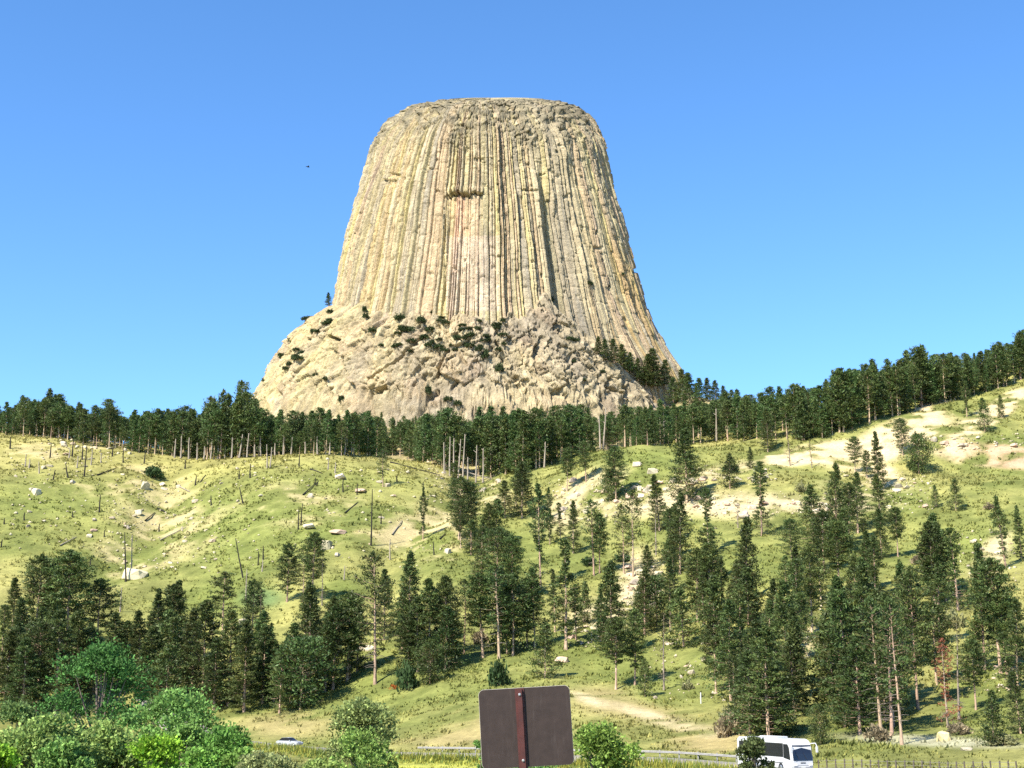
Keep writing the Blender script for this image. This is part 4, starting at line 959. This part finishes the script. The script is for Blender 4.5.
def snag_label(px, py, ln, k, lean):
    if (px, k) == (371, 'b'): return 'tallest lone black burnt trunk in the middle of the left hill'
    if (px, py) == (243, 578): return 'black burnt trunk leaning left above the pine stand'
    if px == 126: return 'tall black burnt trunk beside a pale boulder on the left slope'
    if px == 131: return 'pale split trunk right beside the tall black one by the boulder'
    if px in (298, 301): return 'one of two short black trunks side by side on the middle of the hill'
    if px in (267, 270): return 'one of two thick pale stubs on the hill crest in front of the forest'
    z = 'on the upper left of the burnt hill' if px < 150 and py < 490 else 'low on the left of the burnt hill' if px < 150 else 'in the middle of the burnt hill' if px < 280 else 'on the right part of the burnt hill'
    return ('short black burnt snag ' if k == 'b' else 'short bleached dead snag ') + z
for i, (px, b, t, lean, k) in enumerate(SNAGS):
    p = ground_at(px, b); H = px2m(b - t, p); me = (SN_B if k == 'b' else SN_P)[i % 3]
    o = obj_of('burnt_snag' if k == 'b' else 'dead_snag', me); w_ = max(px2m(1.7, p) / .08, H * .4)
    o.location = (p[0], p[1], p[2] - .2); o.rotation_euler = (0, math.radians(lean), prng.uniform(-.3, .3)); o.scale = (w_, w_, H + .2)
    tag(o, snag_label(px, b, b - t, k, lean), 'dead tree', 'burnt snags on the left hill')
# pale trunks standing before the forest
for i in range(34):
    px = [176,182,190,198,205,212,219,226,233,240,248,256,262,276,284,292,306,318,330,345,352,445,450,454,458,463,468,476,483,603,716,664,544,600][i]
    yb = float(np.interp(px, *BASES)) + (6 if 440 < px < 490 else 1); p = ground_at(px, yb, ymin=380)
    hp = prng.uniform(10, 26) if px < 440 else prng.uniform(24, 48)
    o = obj_of('bleached_dead_tree', SN_P[i % 3]); H = px2m(hp, p); w_ = px2m(2.0, p) / .08
    o.location = (p[0], p[1] - 2, p[2] - .3); o.scale = (w_, w_, H); o.rotation_euler = (0, prng.normal(0, .05), prng.uniform(0, 6))
    tag(o, 'bleached dead trunk standing at the forest edge ' + ('left of the tower' if px < 300 else 'below the tower' if px < 440 else 'in the gully below the tower'), 'dead tree', 'bleached trunks at the forest edge')
LOGS = [(178,487,190,493),(390,463,440,476),(145,522,155,513),(160,541,186,528),(303,496,316,484),(345,514,358,503),(392,536,402,522),(165,513,155,508),(97,476,116,469),(455,470,492,480),(310,470,322,474),(55,560,86,568),(60,547,76,538),(440,540,446,534),(560,470,578,463)]
for i, (x0, y0, x1, y1) in enumerate(LOGS):
    a, b = ground_at(x0, y0), ground_at(x1, y1); d = Vector(b) - Vector(a)
    if d.length > 45: b = tuple(Vector(a) + d.normalized() * 14); d = Vector(b) - Vector(a)
    o = obj_of('fallen_log', (SN_B if i % 3 else SN_P)[i % 3]); L_ = d.length; w_ = px2m(1.5, a) / .08
    o.location = Vector(a) + Vector((0, 0, .25)); o.rotation_euler = d.to_track_quat('Z', 'Y').to_euler(); o.scale = (w_, w_, L_)
    tag(o, ('charred' if i % 3 else 'bleached') + ' log lying on the ' + ('left' if x0 < 250 else 'middle' if x0 < 480 else 'knoll') + ' slope', 'log', 'fallen logs')

# ------------------------------------------------------------------ boulders
def boulder_mesh(seed, colr, flat=0.7):
    r = np.random.default_rng(seed); bm = bmesh.new()
    p = r.normal(0, 1, (22, 3)); p /= np.linalg.norm(p, axis=1)[:, None]; p = np.sign(p) * np.abs(p) ** 0.7 * r.uniform(.75, 1.0, (22, 1)) * np.array([1, .85, flat])
    for q in p: bm.verts.new(q)
    res = bmesh.ops.convex_hull(bm, input=list(bm.verts))
    bmesh.ops.delete(bm, geom=[e for e in res['geom_interior'] if isinstance(e, bmesh.types.BMVert)], context='VERTS')
    bmesh.ops.bevel(bm, geom=list(bm.edges), offset=.06, segments=1, affect='EDGES', clamp_overlap=True)
    bmesh.ops.triangulate(bm, faces=list(bm.faces))
    bmesh.ops.subdivide_edges(bm, edges=list(bm.edges), cuts=1, use_grid_fill=True)
    for v in bm.verts:
        n = fbm(np.array([v.co.x * 3]), np.array([v.co.y * 3]), np.array([v.co.z * 3]), seed=seed, octs=2)[0]; v.co *= 1 + .06 * n
    me = bpy.data.meshes.new('boulder'); bm.to_mesh(me); bm.free()
    a = me.color_attributes.new('Col', 'FLOAT_COLOR', 'POINT'); c = np.ones((len(me.vertices), 4), np.float32)
    c[:, :3] = np.array(colr) * r.uniform(.85, 1.1, (len(me.vertices), 1)); a.data.foreach_set('color', c.ravel())
    me.materials.append(M_BOULDER); return me
BLD = [boulder_mesh(i, c_, f_) for i, (c_, f_) in enumerate([((.50, .42, .28), .7), ((.44, .37, .25), .6), ((.53, .45, .31), .8), ((.47, .34, .24), .55), ((.38, .32, .24), .7), ((.52, .44, .32), .5)])]
YEL = boulder_mesh(33, (.66, .53, .27), .9)
brn = np.random.default_rng(44)
def put_boulder(px, py, wpx, hpx, label, group=None, me=None, name='boulder'):
    p = ground_at(px, py); o = obj_of(name, me or BLD[brn.integers(6)])
    s = px2m(wpx, p) * .68; o.scale = (s, s * brn.uniform(.7, 1.1), px2m(hpx, p) * .95)
    o.location = (p[0], p[1], p[2] + px2m(hpx, p) * .14); o.rotation_euler = (brn.normal(0, .12), brn.normal(0, .12), brn.uniform(0, 6.28))
    return tag(o, label, 'boulder', group)
put_boulder(944, 741, 14, 11, 'square yellowish block right of the coach, below the red-brown pine', me=YEL)
put_boulder(966, 750, 11, 6, 'flat pale slab lower right of the yellowish block', me=BLD[5])
put_boulder(36, 494, 9, 7, 'pale boulder alone on the green patch of the left hill', me=BLD[2])
put_boulder(135, 578, 20, 13, 'large grey-pink boulder at the foot of the tall black trunk', me=BLD[0])
put_boulder(310, 528, 13, 7, 'pale flat boulder beside the two short black trunks', me=BLD[5])
put_boulder(338, 534, 14, 7, 'pinkish boulder left of the tallest lone burnt trunk', me=BLD[3])
put_boulder(326, 548, 16, 11, 'large pale boulder behind the clump on the left slope', me=BLD[0])
put_boulder(342, 478, 13, 8, 'white boulder with a black stub on the upper middle hill', me=BLD[5])
put_boulder(361, 492, 11, 5, 'pinkish flat boulder under the crest of the middle hill', me=BLD[3])
put_boulder(448, 553, 6, 6, 'small white boulder on the green shelf', me=BLD[2])
put_boulder(637, 466, 8, 5, 'upper of two pale boulders on the knoll', me=BLD[2])
put_boulder(653, 473, 10, 6, 'lower of two pale boulders on the knoll', me=BLD[2])
put_boulder(562, 662, 13, 9, 'tan boulder right of the bushy pine above the sign', me=BLD[3])
put_boulder(145, 489, 9, 9, 'pale boulder below the lone bush on the left hill', me=BLD[2])
put_boulder(366, 650, 14, 10, 'pale boulder in the shade left of the tall bare trunk', me=BLD[5])
put_boulder(243, 625, 10, 8, 'pale boulder among the grey branches above the car', me=BLD[2])
put_boulder(600, 745, 8, 5, 'small pale boulder by the meadow edge', me=BLD[5])
ZB = [  # (x0, x1, y0, y1, count, wmin, wmax, phrase, group)
 (15, 140, 462, 545, 24, 2, 7, 'pale boulder in the scatter on the upper left hill', 'boulders on the upper left hill'),
 (120, 215, 485, 570, 32, 2, 8, 'pale boulder in the scatter along the gully of the left hill', 'boulders along the gully'),
 (215, 440, 462, 565, 30, 2, 7, 'pale boulder in the scatter on the middle hill', 'boulders on the middle hill'),
 (40, 130, 443, 456, 12, 3, 8, 'pinkish rock along the crest in front of the left pines', 'rocks along the left crest'),
 (555, 612, 482, 520, 26, 3, 8, 'white talus block left of the knoll pine', 'talus left of the knoll'),
 (615, 700, 478, 505, 24, 4, 10, 'tan ledge rock across the foot of the knoll', 'ledge rocks below the knoll'),
 (690, 770, 470, 482, 12, 4, 9, 'ledge rock right of the knoll', 'ledge rocks right of the knoll'),
 (690, 840, 496, 520, 28, 4, 10, 'pale ledge rock in the broken band below the sandy slope', 'ledge rocks in the broken band'),
 (624, 660, 558, 622, 20, 4, 11, 'pale block in the rocky gully of the right slope', 'blocks in the rocky gully'),
 (565, 605, 608, 645, 14, 3, 8, 'pale rock under the pines right of the sign stand', 'rocks under the middle pines'),
 (655, 720, 640, 700, 12, 2, 7, 'small pale rock on the slope right of the sign', 'rocks on the lower right slope'),
 (795, 822, 598, 660, 14, 3, 8, 'pale rock in the gap between the two right stands', 'rocks between the right stands'),
 (840, 930, 476, 512, 16, 3, 8, 'pale rock below the eroded sand bank', 'rocks below the sand bank'),
 (880, 1020, 438, 450, 20, 3, 8, 'cap rock along the top of the red bluff', 'cap rocks of the red bluff'),
 (960, 1015, 530, 580, 10, 3, 8, 'pale rock on the slope near the right edge', 'rocks near the right edge'),
 (980, 1024, 668, 690, 8, 4, 10, 'tan block under the right edge pines', 'blocks under the right edge pines'),
 (430, 500, 470, 500, 12, 3, 7, 'pinkish rock in the gully below the forest', 'rocks in the forest gully'),
]
for x0, x1, y0, y1, n, a, b, lab, grp in ZB:
    for k in range(n):
        px, py = brn.uniform(x0, x1), brn.uniform(y0, y1); w_ = a + (b - a) * brn.random() ** 1.8
        if 'ledge rocks below the knoll' in grp: py = 497 - (px - 615) * .16 + brn.normal(0, 5)
        if 'broken band' in grp: py = 507 + brn.normal(0, 5)
        put_boulder(px, py, w_, w_ * brn.uniform(.5, .9), lab, grp)

def rubble():
    r = np.random.default_rng(66); va, fa, ca = [], [], []; nv = 0
    base = np.array([[1, 0, 0], [-1, 0, 0], [0, 1, 0], [0, -1, 0], [0, 0, 1], [0, 0, -1]], float)
    tri = np.array([[0, 2, 4], [2, 1, 4], [1, 3, 4], [3, 0, 4], [2, 0, 5], [1, 2, 5], [3, 1, 5], [0, 3, 5]])
    for x0, x1, y0, y1, n, a, b, lab, grp in ZB:
        for k in range(n * 8):
            px, py = r.uniform(x0 - 6, x1 + 6), r.uniform(y0 - 4, y1 + 4)
            if 'knoll' in grp and 'ledge rocks below' in grp: py = 497 - (px - 615) * .16 + r.normal(0, 7)
            if 'broken band' in grp: py = 508 + r.normal(0, 7)
            p = ground_at(px, py, ymin=200); s_ = px2m(.6 + 1.9 * r.random() ** 2, p)
            v = base * s_ * r.uniform(.5, 1.2, (6, 3)) * np.array([1, 1, .7]) + r.normal(0, .12, (6, 3)) * s_ + np.array(p) + [0, 0, .15 * s_]
            va.append(v); fa.append(tri + nv); nv += 6; ca.append(np.tile(np.array([[.60, .50, .33]]) * r.uniform(.6, 1.15), (6, 1)))
    o = mesh_np('rubble', np.concatenate(va), np.concatenate(fa), M_BOULDER, col=np.concatenate(ca))
    tag(o, 'small broken stones strewn over the rocky parts of the slopes', 'rubble', kind='stuff')
rubble()

# ------------------------------------------------------------------ grass: tufts over the slopes the picture shows
def grass():
    n = 90000; r = np.random.default_rng(15)
    Y = 125 + (540 - 125) * r.random(n) ** 0.9; q = r.uniform(-.40, .40, n); X = q * Y
    Z = h(X, Y)
    dr = np.sqrt(((X[:, None] - RP[None, ::4, 0]) ** 2 + (Y[:, None] - RP[None, ::4, 1]) ** 2).min(1))
    c = ground_colour(X, Y, Z)
    keep = (dr > 4.6) & (c[:, 1] > c[:, 0] * .86) & (fbm(X / 6., Y / 6., seed=99, octs=2) + r.normal(0, .4, n) > 0.0)
    X, Y, Z, c = X[keep], Y[keep], Z[keep], c[keep]; n = len(X); b = 4
    a = r.uniform(0, 6.28, (n, b)); Lh = r.uniform(.18, .42, (n, b)) * (0.7 + Y[:, None] / 500.); wd = .16 * (0.5 + Y[:, None] / 400.)
    big = (r.random((n, 1)) < .05); Lh = Lh * np.where(big, 2.0, 1); wd = wd * np.where(big, 1.5, 1)
    ox = r.normal(0, .3, (n, b)); oy = r.normal(0, .3, (n, b)); tx_ = np.cos(a) * Lh * .6; ty_ = np.sin(a) * Lh * .6
    bx, by, bz = X[:, None] + ox, Y[:, None] + oy, Z[:, None] - .08 + 0 * ox
    px_, py_ = -np.sin(a) * wd, np.cos(a) * wd
    v = np.stack([np.stack([bx - px_, by - py_, bz], -1), np.stack([bx + px_, by + py_, bz], -1), np.stack([bx + tx_, by + ty_, bz + Lh], -1)], 2).reshape(-1, 3)
    cc = np.repeat(np.repeat(c * 1.0 + (r.random((n, 1)) < .4) * np.array([[.07, .055, .015]]), b, 0) * r.uniform(.8, 1.25, (n * b, 1)), 3, 0)
    o = mesh_np('grass', v, np.arange(len(v)).reshape(-1, 3), M_GRASS, col=np.clip(cc, .01, .9))
    tag(o, 'dry and green grass growing over the hillsides', 'grass', kind='stuff')
grass()
def weeds():
    r = np.random.default_rng(25); n = 5200
    k = r.integers(20, len(RP) - 30, n); off = -4.3 - np.abs(r.normal(0, 3.2, n))
    P = RP[k] + RN[k] * off[:, None] + r.normal(0, .4, (n, 2)); Z = h(P[:, 0], P[:, 1]); b = 5
    a = r.uniform(0, 6.28, (n, b)); L = r.uniform(.35, 1.05, (n, b)) * (0.5 + 0.9 * (np.abs(off)[:, None] < 7)); wd = .09
    bx = P[:, :1] + r.normal(0, .22, (n, b)); by = P[:, 1:] + r.normal(0, .22, (n, b)); bz = Z[:, None] - .05 + 0 * bx
    px_, py_ = -np.sin(a) * wd, np.cos(a) * wd
    v = np.stack([np.stack([bx - px_, by - py_, bz], -1), np.stack([bx + px_, by + py_, bz], -1), np.stack([bx + np.cos(a) * L * .35, by + np.sin(a) * L * .35, bz + L], -1)], 2).reshape(-1, 3)
    base = np.where(r.random((n, 1)) < .55, np.array([[.33, .32, .06]]), np.array([[.16, .21, .05]]))
    cc = np.repeat(np.repeat(base, b, 0) * r.uniform(.7, 1.25, (n * b, 1)), 3, 0)
    o = mesh_np('roadside_weeds', v, np.arange(len(v)).reshape(-1, 3), M_GRASS, col=cc)
    tag(o, 'yellow-green weeds along the near edge of the road', 'weeds', kind='stuff')
weeds()

# ------------------------------------------------------------------ sign (seen from behind)
M_SIGN = plain('brown_sign_back', (0.036, 0.024, 0.020), 0.6, noise=0.16, scale=14, spec=.25)
def worn(m, rgb, amt):
    nt = m.node_tree; b = nt.nodes['Principled BSDF']; src = b.inputs['Base Color'].links[0].from_socket
    tc = nt.nodes.new('ShaderNodeTexCoord'); mp_ = nt.nodes.new('ShaderNodeMapping'); mp_.inputs['Scale'].default_value = (26, 8, 3)
    no = nt.nodes.new('ShaderNodeTexNoise'); no.inputs['Scale'].default_value = 1.0; no.inputs['Detail'].default_value = 8; no.inputs['Roughness'].default_value = .75
    mr = nt.nodes.new('ShaderNodeMapRange'); mr.inputs[1].default_value = .55; mr.inputs[2].default_value = .75; mr.inputs[4].default_value = amt
    mx = nt.nodes.new('ShaderNodeMix'); mx.data_type = 'RGBA'; mx.inputs['B'].default_value = (*rgb, 1)
    nt.links.new(tc.outputs['Object'], mp_.inputs[0]); nt.links.new(mp_.outputs[0], no.inputs['Vector']); nt.links.new(no.outputs['Fac'], mr.inputs[0])
    nt.links.new(mr.outputs[0], mx.inputs['Factor']); nt.links.new(src, mx.inputs['A']); nt.links.new(mx.outputs['Result'], b.inputs['Base Color'])
worn(M_SIGN, (0.075, 0.058, 0.05), .55)
M_POST = plain('maroon_post_paint', (0.066, 0.017, 0.013), 0.55, noise=0.3, scale=12)
M_EDGE = plain('worn_sign_edge', (0.55, 0.5, 0.42), 0.5); M_BOLT = plain('zinc_bolt', (0.75, 0.73, 0.70), 0.3, metal=0.8)
SY = 11.0
sgn = thing('road_sign', 'back of a square brown sign on a maroon post, rounded corners', 'sign', (0.106, SY, z_of(SY, 727)))
sgn.rotation_euler = (0, math.radians(-3.2), math.radians(-1.5))
hw, hh, rc_ = 0.347, 0.292, 0.04
def rrect(hw, hh, r, n=6):
    pts = []
    for cx, cz, a0 in ((hw - r, hh - r, 0), (-hw + r, hh - r, 90), (-hw + r, -hh + r, 180), (hw - r, -hh + r, 270)):
        for k in range(n + 1):
            a = math.radians(a0 + 90 * k / n); pts.append((cx + r * math.cos(a), cz + r * math.sin(a)))
    return pts
MB().prism(rrect(hw, hh, rc_), 'y', 0.0, 0.004).build('panel', M_SIGN, sgn)
MB().prism(rrect(hw + .002, hh + .002, rc_ + .002), 'y', 0.0045, 0.008).build('panel_face', M_EDGE, sgn)
zb = h1(0.1, SY) - sgn.location.z - 0.5
po = MB()
po.box(-.040 - .012, -.040 + .024, -.034, -.0295, zb, hh - .003)          # web of the channel post
po.box(-.040 - .012, -.040 - .0075, -.0293, -.003, zb, hh - .003); po.box(-.040 + .0195, -.040 + .024, -.0293, -.003, zb, hh - .003)
po.box(-.040 - .029, -.040 - .0123, -.0075, -.003, zb, hh - .003); po.box(-.040 + .0243, -.040 + .040, -.0075, -.003, zb, hh - .003)
po.build('post', M_POST, sgn)
for zz in (hh - .048, -hh + .05):
    b_ = MB(); b_.tube([(-.034, -.034, zz), (-.034, -.040, zz)], .0105, 6); b_.tube([(-.034, -.040, zz), (-.034, -.046, zz)], [.0085, .004], 10)
    b_.build('bolt', M_BOLT, sgn)

# ------------------------------------------------------------------ coach
M_WHITE = plain('white_coach_paint', (0.55, 0.55, 0.545), 0.3, noise=.04, scale=1); M_GLASS = plain('dark_window_glass', (0.012, 0.014, 0.022), 0.06, noise=.1, spec=.8)
M_RUB = plain('black_rubber', (0.02, 0.02, 0.02), .8); M_RIM = plain('wheel_metal', (.5, .5, .5), .35, metal=.8); M_LAMP = plain('lamp_glass', (.8, .8, .75), .15); M_TRIM = plain('dark_trim', (.03, .03, .035), .4); M_PLATE = plain('licence_plate', (.65, .65, .6), .5)
def road_pos(px):
    k = int(np.argmin(np.abs(proj(RP[:, 0], RP[:, 1], RZ)[0] - px))); return RP[k], RT[k], RZ[k], k
k_b = int(np.argmin(np.abs(proj(RP[:, 0], RP[:, 1], RZ)[0] - 817)))
front = RP[k_b] + RN[k_b] * -1.6
hd = math.atan2(-0.93, 0.37)
coach = thing('coach', 'white tour coach with dark windows heading right on the road', 'bus', (front[0] - math.cos(hd) * 5.6, front[1] - math.sin(hd) * 5.6, RZ[k_b] + .0), hd)
BL, BW, BH = 5.6, 1.27, 3.45
side = [(-BL, .42), (BL - .12, .42), (BL, .75), (BL - .02, 1.35), (BL - .28, 2.75), (BL - .62, 3.28), (BL - 1.2, BH), (-BL + .3, BH), (-BL, 3.2)]
MB().prism(side, 'y', -BW, BW).build('body', M_WHITE, coach, bevel=.09)
for s in (-1, 1):
    y0, y1 = (s * (BW + .003), s * (BW + .02))
    ya, yb = min(y0, y1), max(y0, y1)
    wv = MB(); xs = np.linspace(-BL + .5, BL - 1.75, 7)
    for i in range(6): wv.prism([(xs[i] + .015, 1.62), (xs[i + 1] - .015, 1.62), (xs[i + 1] - .015, 3.02), (xs[i] + .015, 3.02)], 'y', ya, yb)
    wv.build('side_windows', M_GLASS, coach)
    MB().prism([(BL - 1.7, 1.55), (BL - .42, 1.35), (BL - .62, 2.6), (BL - .9, 2.95), (BL - 1.7, 2.95)], 'y', ya, yb).build('cab_window', M_GLASS, coach)
    MB().box(-BL + .4, BL - 1.9, ya, yb, 1.0, 1.07).build('side_moulding', M_TRIM, coach)
    for wx in (BL - 2.3, -BL + 2.6, -BL + 3.9):
        wh = MB().tube([(wx, s * (BW - .28), .5), (wx, s * (BW + .012), .5)], .5, 20).build('wheel', M_RUB, coach)
        MB().tube([(wx, s * (BW + .013), .5), (wx, s * (BW + .05), .5)], [.29, .22], 16).build('rim', M_RIM, wh)
    mr_ = MB().tube([(BL - .45, s * (BW + .0), 3.0), (BL + .15, s * (BW + .22), 3.05), (BL + .3, s * (BW + .28), 2.75)], .05, 8).build('mirror', M_WHITE, coach)
    MB().box(BL + .2, BL + .36, s * (BW + .28) - .12, s * (BW + .28) + .12, 2.1, 2.74).build('mirror_housing', M_WHITE, mr_, bevel=.03)
    MB().box(BL - .03, BL + .03, s * .92 - .22, s * .92 + .22, .78, .98).build('headlight', M_LAMP, coach, bevel=.02)
def on_front(z):                                # nose profile, x at height z
    return float(np.interp(z, [.75, 1.35, 2.75, 3.28], [BL, BL - .02, BL - .28, BL - .62]))
ws = MB(); zz = [1.3, 2.0, 2.86]; yw = 1.17
vs = []
for z in zz:
    for y in (-yw, 0.0, yw): vs.append((on_front(z) + .02 + (.015 if y == 0 else 0), y, z))
ws.add(vs, [(0, 1, 4, 3), (1, 2, 5, 4), (3, 4, 7, 6), (4, 5, 8, 7)]); w_o = ws.build('windscreen', M_GLASS, coach)
for yy in (-.45, .45):
    MB().tube([(on_front(1.44) + .06, yy, 1.44), (on_front(2.1) + .06, yy - .35, 2.1)], .015, 5).build('wiper', M_TRIM, w_o)
MB().box(on_front(1.0) + .002, on_front(1.0) + .02, -.30, .30, 1.02, 1.12).build('badge_strip', M_TRIM, coach)
MB().box(BL + .002, BL + .02, -.26, .26, .6, .74).build('licence_plate', M_PLATE, coach)
MB().box(-1.8, 1.8, -.7, .7, BH + .002, BH + .2).build('roof_unit', M_WHITE, coach, bevel=.06)

# ------------------------------------------------------------------ parked car
M_CAR = plain('silver_car_paint', (.42, .43, .44), .3, metal=.2, noise=.04)
cp = ground_at(285, 752.5, ymin=150); cy = 236.0; cx = (281 - 512) / F_PX * cy * .978; kc = int(np.argmin(np.hypot(RP[:, 0] - cx, RP[:, 1] - cy)))
car = thing('parked_car', 'small pale silver car with a dark roof beside the deep green shrub', 'car', (RP[kc][0], RP[kc][1], RZ[kc]), math.radians(-28))
cs = [(-2.15, .35), (2.1, .35), (2.2, .62), (2.1, .82), (1.15, 1.0), (-1.75, 1.02), (-2.15, .9)]
MB().prism(cs, 'y', -.86, .86).build('body', M_CAR, car, bevel=.07)
MB().prism([(-1.7, 1.03), (1.0, 1.02), (.35, 1.42), (-.2, 1.5), (-1.1, 1.46)], 'y', -.72, .72).build('cabin', M_GLASS, car, bevel=.06)
MB().prism([(.32, 1.462), (-.2, 1.525), (-1.1, 1.485), (-1.14, 1.505), (-.2, 1.55), (.32, 1.49)], 'y', -.66, .66).build('roof', M_CAR, car)
for s in (-1, 1):
    for wx in (1.35, -1.35):
        wh = MB().tube([(wx, s * .62, .33), (wx, s * .872, .33)], .33, 18).build('wheel', M_RUB, car)
        MB().tube([(wx, s * .873, .33), (wx, s * .89, .33)], [.21, .18], 14).build('rim', M_RIM, wh)
    MB().box(2.08, 2.19, s * .62 - .16, s * .62 + .16, .63, .78).build('headlight', M_LAMP, car, bevel=.02)
    MB().box(.62, .8, s * .9 - .1, s * .9 + .1, .98, 1.12).build('mirror', M_CAR, car, bevel=.03)

# ------------------------------------------------------------------ guard rail, wire fence, marker post
M_STEEL = plain('galvanised_steel', (.29, .275, .25), .6, metal=.1, noise=.15); M_WOOD = plain('fence_wood', (.10, .08, .06), .9, noise=.3)
def along(k0, k1, off):
    return [(RP[k] + RN[k] * off, RZ[k]) for k in range(k0, k1)]
pxr = proj(RP[:, 0], RP[:, 1], RZ)[0]
ks = int(np.argmin(np.abs(pxr - 395))); ke = int(np.argmin(np.abs(pxr - 748)))
rail = thing('guardrail', 'pale steel guardrail along the far side of the road', 'guardrail', (RP[ks][0], RP[ks][1], RZ[ks]))
o3 = Vector(rail.location)
for zlo, nm in ((.52, 'rail'),):
    bm_ = MB(); seg = along(ks, ke, 4.3); vs = []; fs = []
    for (p, z) in seg:
        for dz, dn in ((0, 0), (.05, -.05), (.12, 0), (.19, -.05), (.26, 0)):
            n_ = RN[min(ke, ks)]; vs.append((p[0] + n_[0] * dn - o3.x, p[1] + n_[1] * dn - o3.y, z + zlo + dz - o3.z))
    for i in range(len(seg) - 1):
        for j in range(4): fs.append((i * 5 + j, (i + 1) * 5 + j, (i + 1) * 5 + j + 1, i * 5 + j + 1))
    bm_.add(vs, fs); ro = bm_.build(nm, M_STEEL, rail)
    so_ = ro.modifiers.new('thick', 'SOLIDIFY'); so_.thickness = .02
d_acc = 0
for k in range(ks, ke):
    d_acc += float(np.linalg.norm(RP[k + 1] - RP[k]))
    if d_acc > 1.9:
        d_acc = 0; p = RP[k] + RN[k] * 4.42
        MB().box(p[0] - .08 - o3.x, p[0] + .08 - o3.x, p[1] - .01 - o3.y, p[1] + .12 - o3.y, RZ[k] - 1.2 - o3.z, RZ[k] + .9 - o3.z).build('post', M_STEEL, rail, bevel=.01)
fen = []
for px in np.arange(818, 1022, 8.6):
    Yf = np.interp(px, [818, 1022], [156, 134]); x = (px - 512) / F_PX * Yf * .968
    fen.append((x, Yf, h1(x, Yf)))
fence = thing('wire_fence', 'low wire fence with dark wooden posts right of the coach', 'fence', fen[0])
f0 = Vector(fen[0])
for i, p in enumerate(fen):
    q = Vector(p) - f0; MB().tube([q + Vector((0, 0, -.3)), q + Vector((prng.normal(0, .03), 0, 1.35))], .08, 7).build('post', M_WOOD, fence)
for zz in (.5, .85, 1.2):
    MB().tube([Vector(p) - f0 + Vector((0, -.09, zz)) for p in fen], .012, 4).build('wire', M_STEEL, fence)
p = ground_at(701, 704); mp = thing('marker_post', 'thin white marker post on the slope left of the coach stand', 'post', p)
MB().tube([(0, 0, -.3), (0, 0, 1.75)], .09, 8).build('post_shaft', M_PAINT_W, mp); MB().tube([(0, 0, 1.75), (0, 0, 1.82)], [.1, .05], 8).build('post_cap', M_STEEL, mp)

# ------------------------------------------------------------------ bird high in the sky
yb_ = 260.0; bxp = (308 - 512) / F_PX * (yb_ * CP + z_of(yb_, 167) * SP)
bird = MB()
bird.tube([(-.32, 0, 0), (-.15, 0, .03), (.1, 0, .02), (.25, 0, .04), (.33, 0, .03)], [.02, .09, .11, .06, .015], 8)
for s in (-1, 1):
    bird.add([(.14, s * .06, .06), (-.12, s * .06, .05), (-.16, s * .45, .2), (.06, s * .5, .22), (-.2, s * .85, .12), (-.1, s * .9, .13)], [(0, 1, 2, 3), (3, 2, 4, 5)])
bird.add([(-.3, .05, .0), (-.3, -.05, 0), (-.52, -.1, -.01), (-.52, .1, -.01)], [(0, 1, 2, 3)])
bo = bird.build('bird', M_CHAR); bo.location = (bxp, yb_, z_of(yb_, 167)); bo.rotation_euler = (0.2, 0, 0.5)
tag(bo, 'small dark bird flying in the blue sky left of the tower', 'bird')
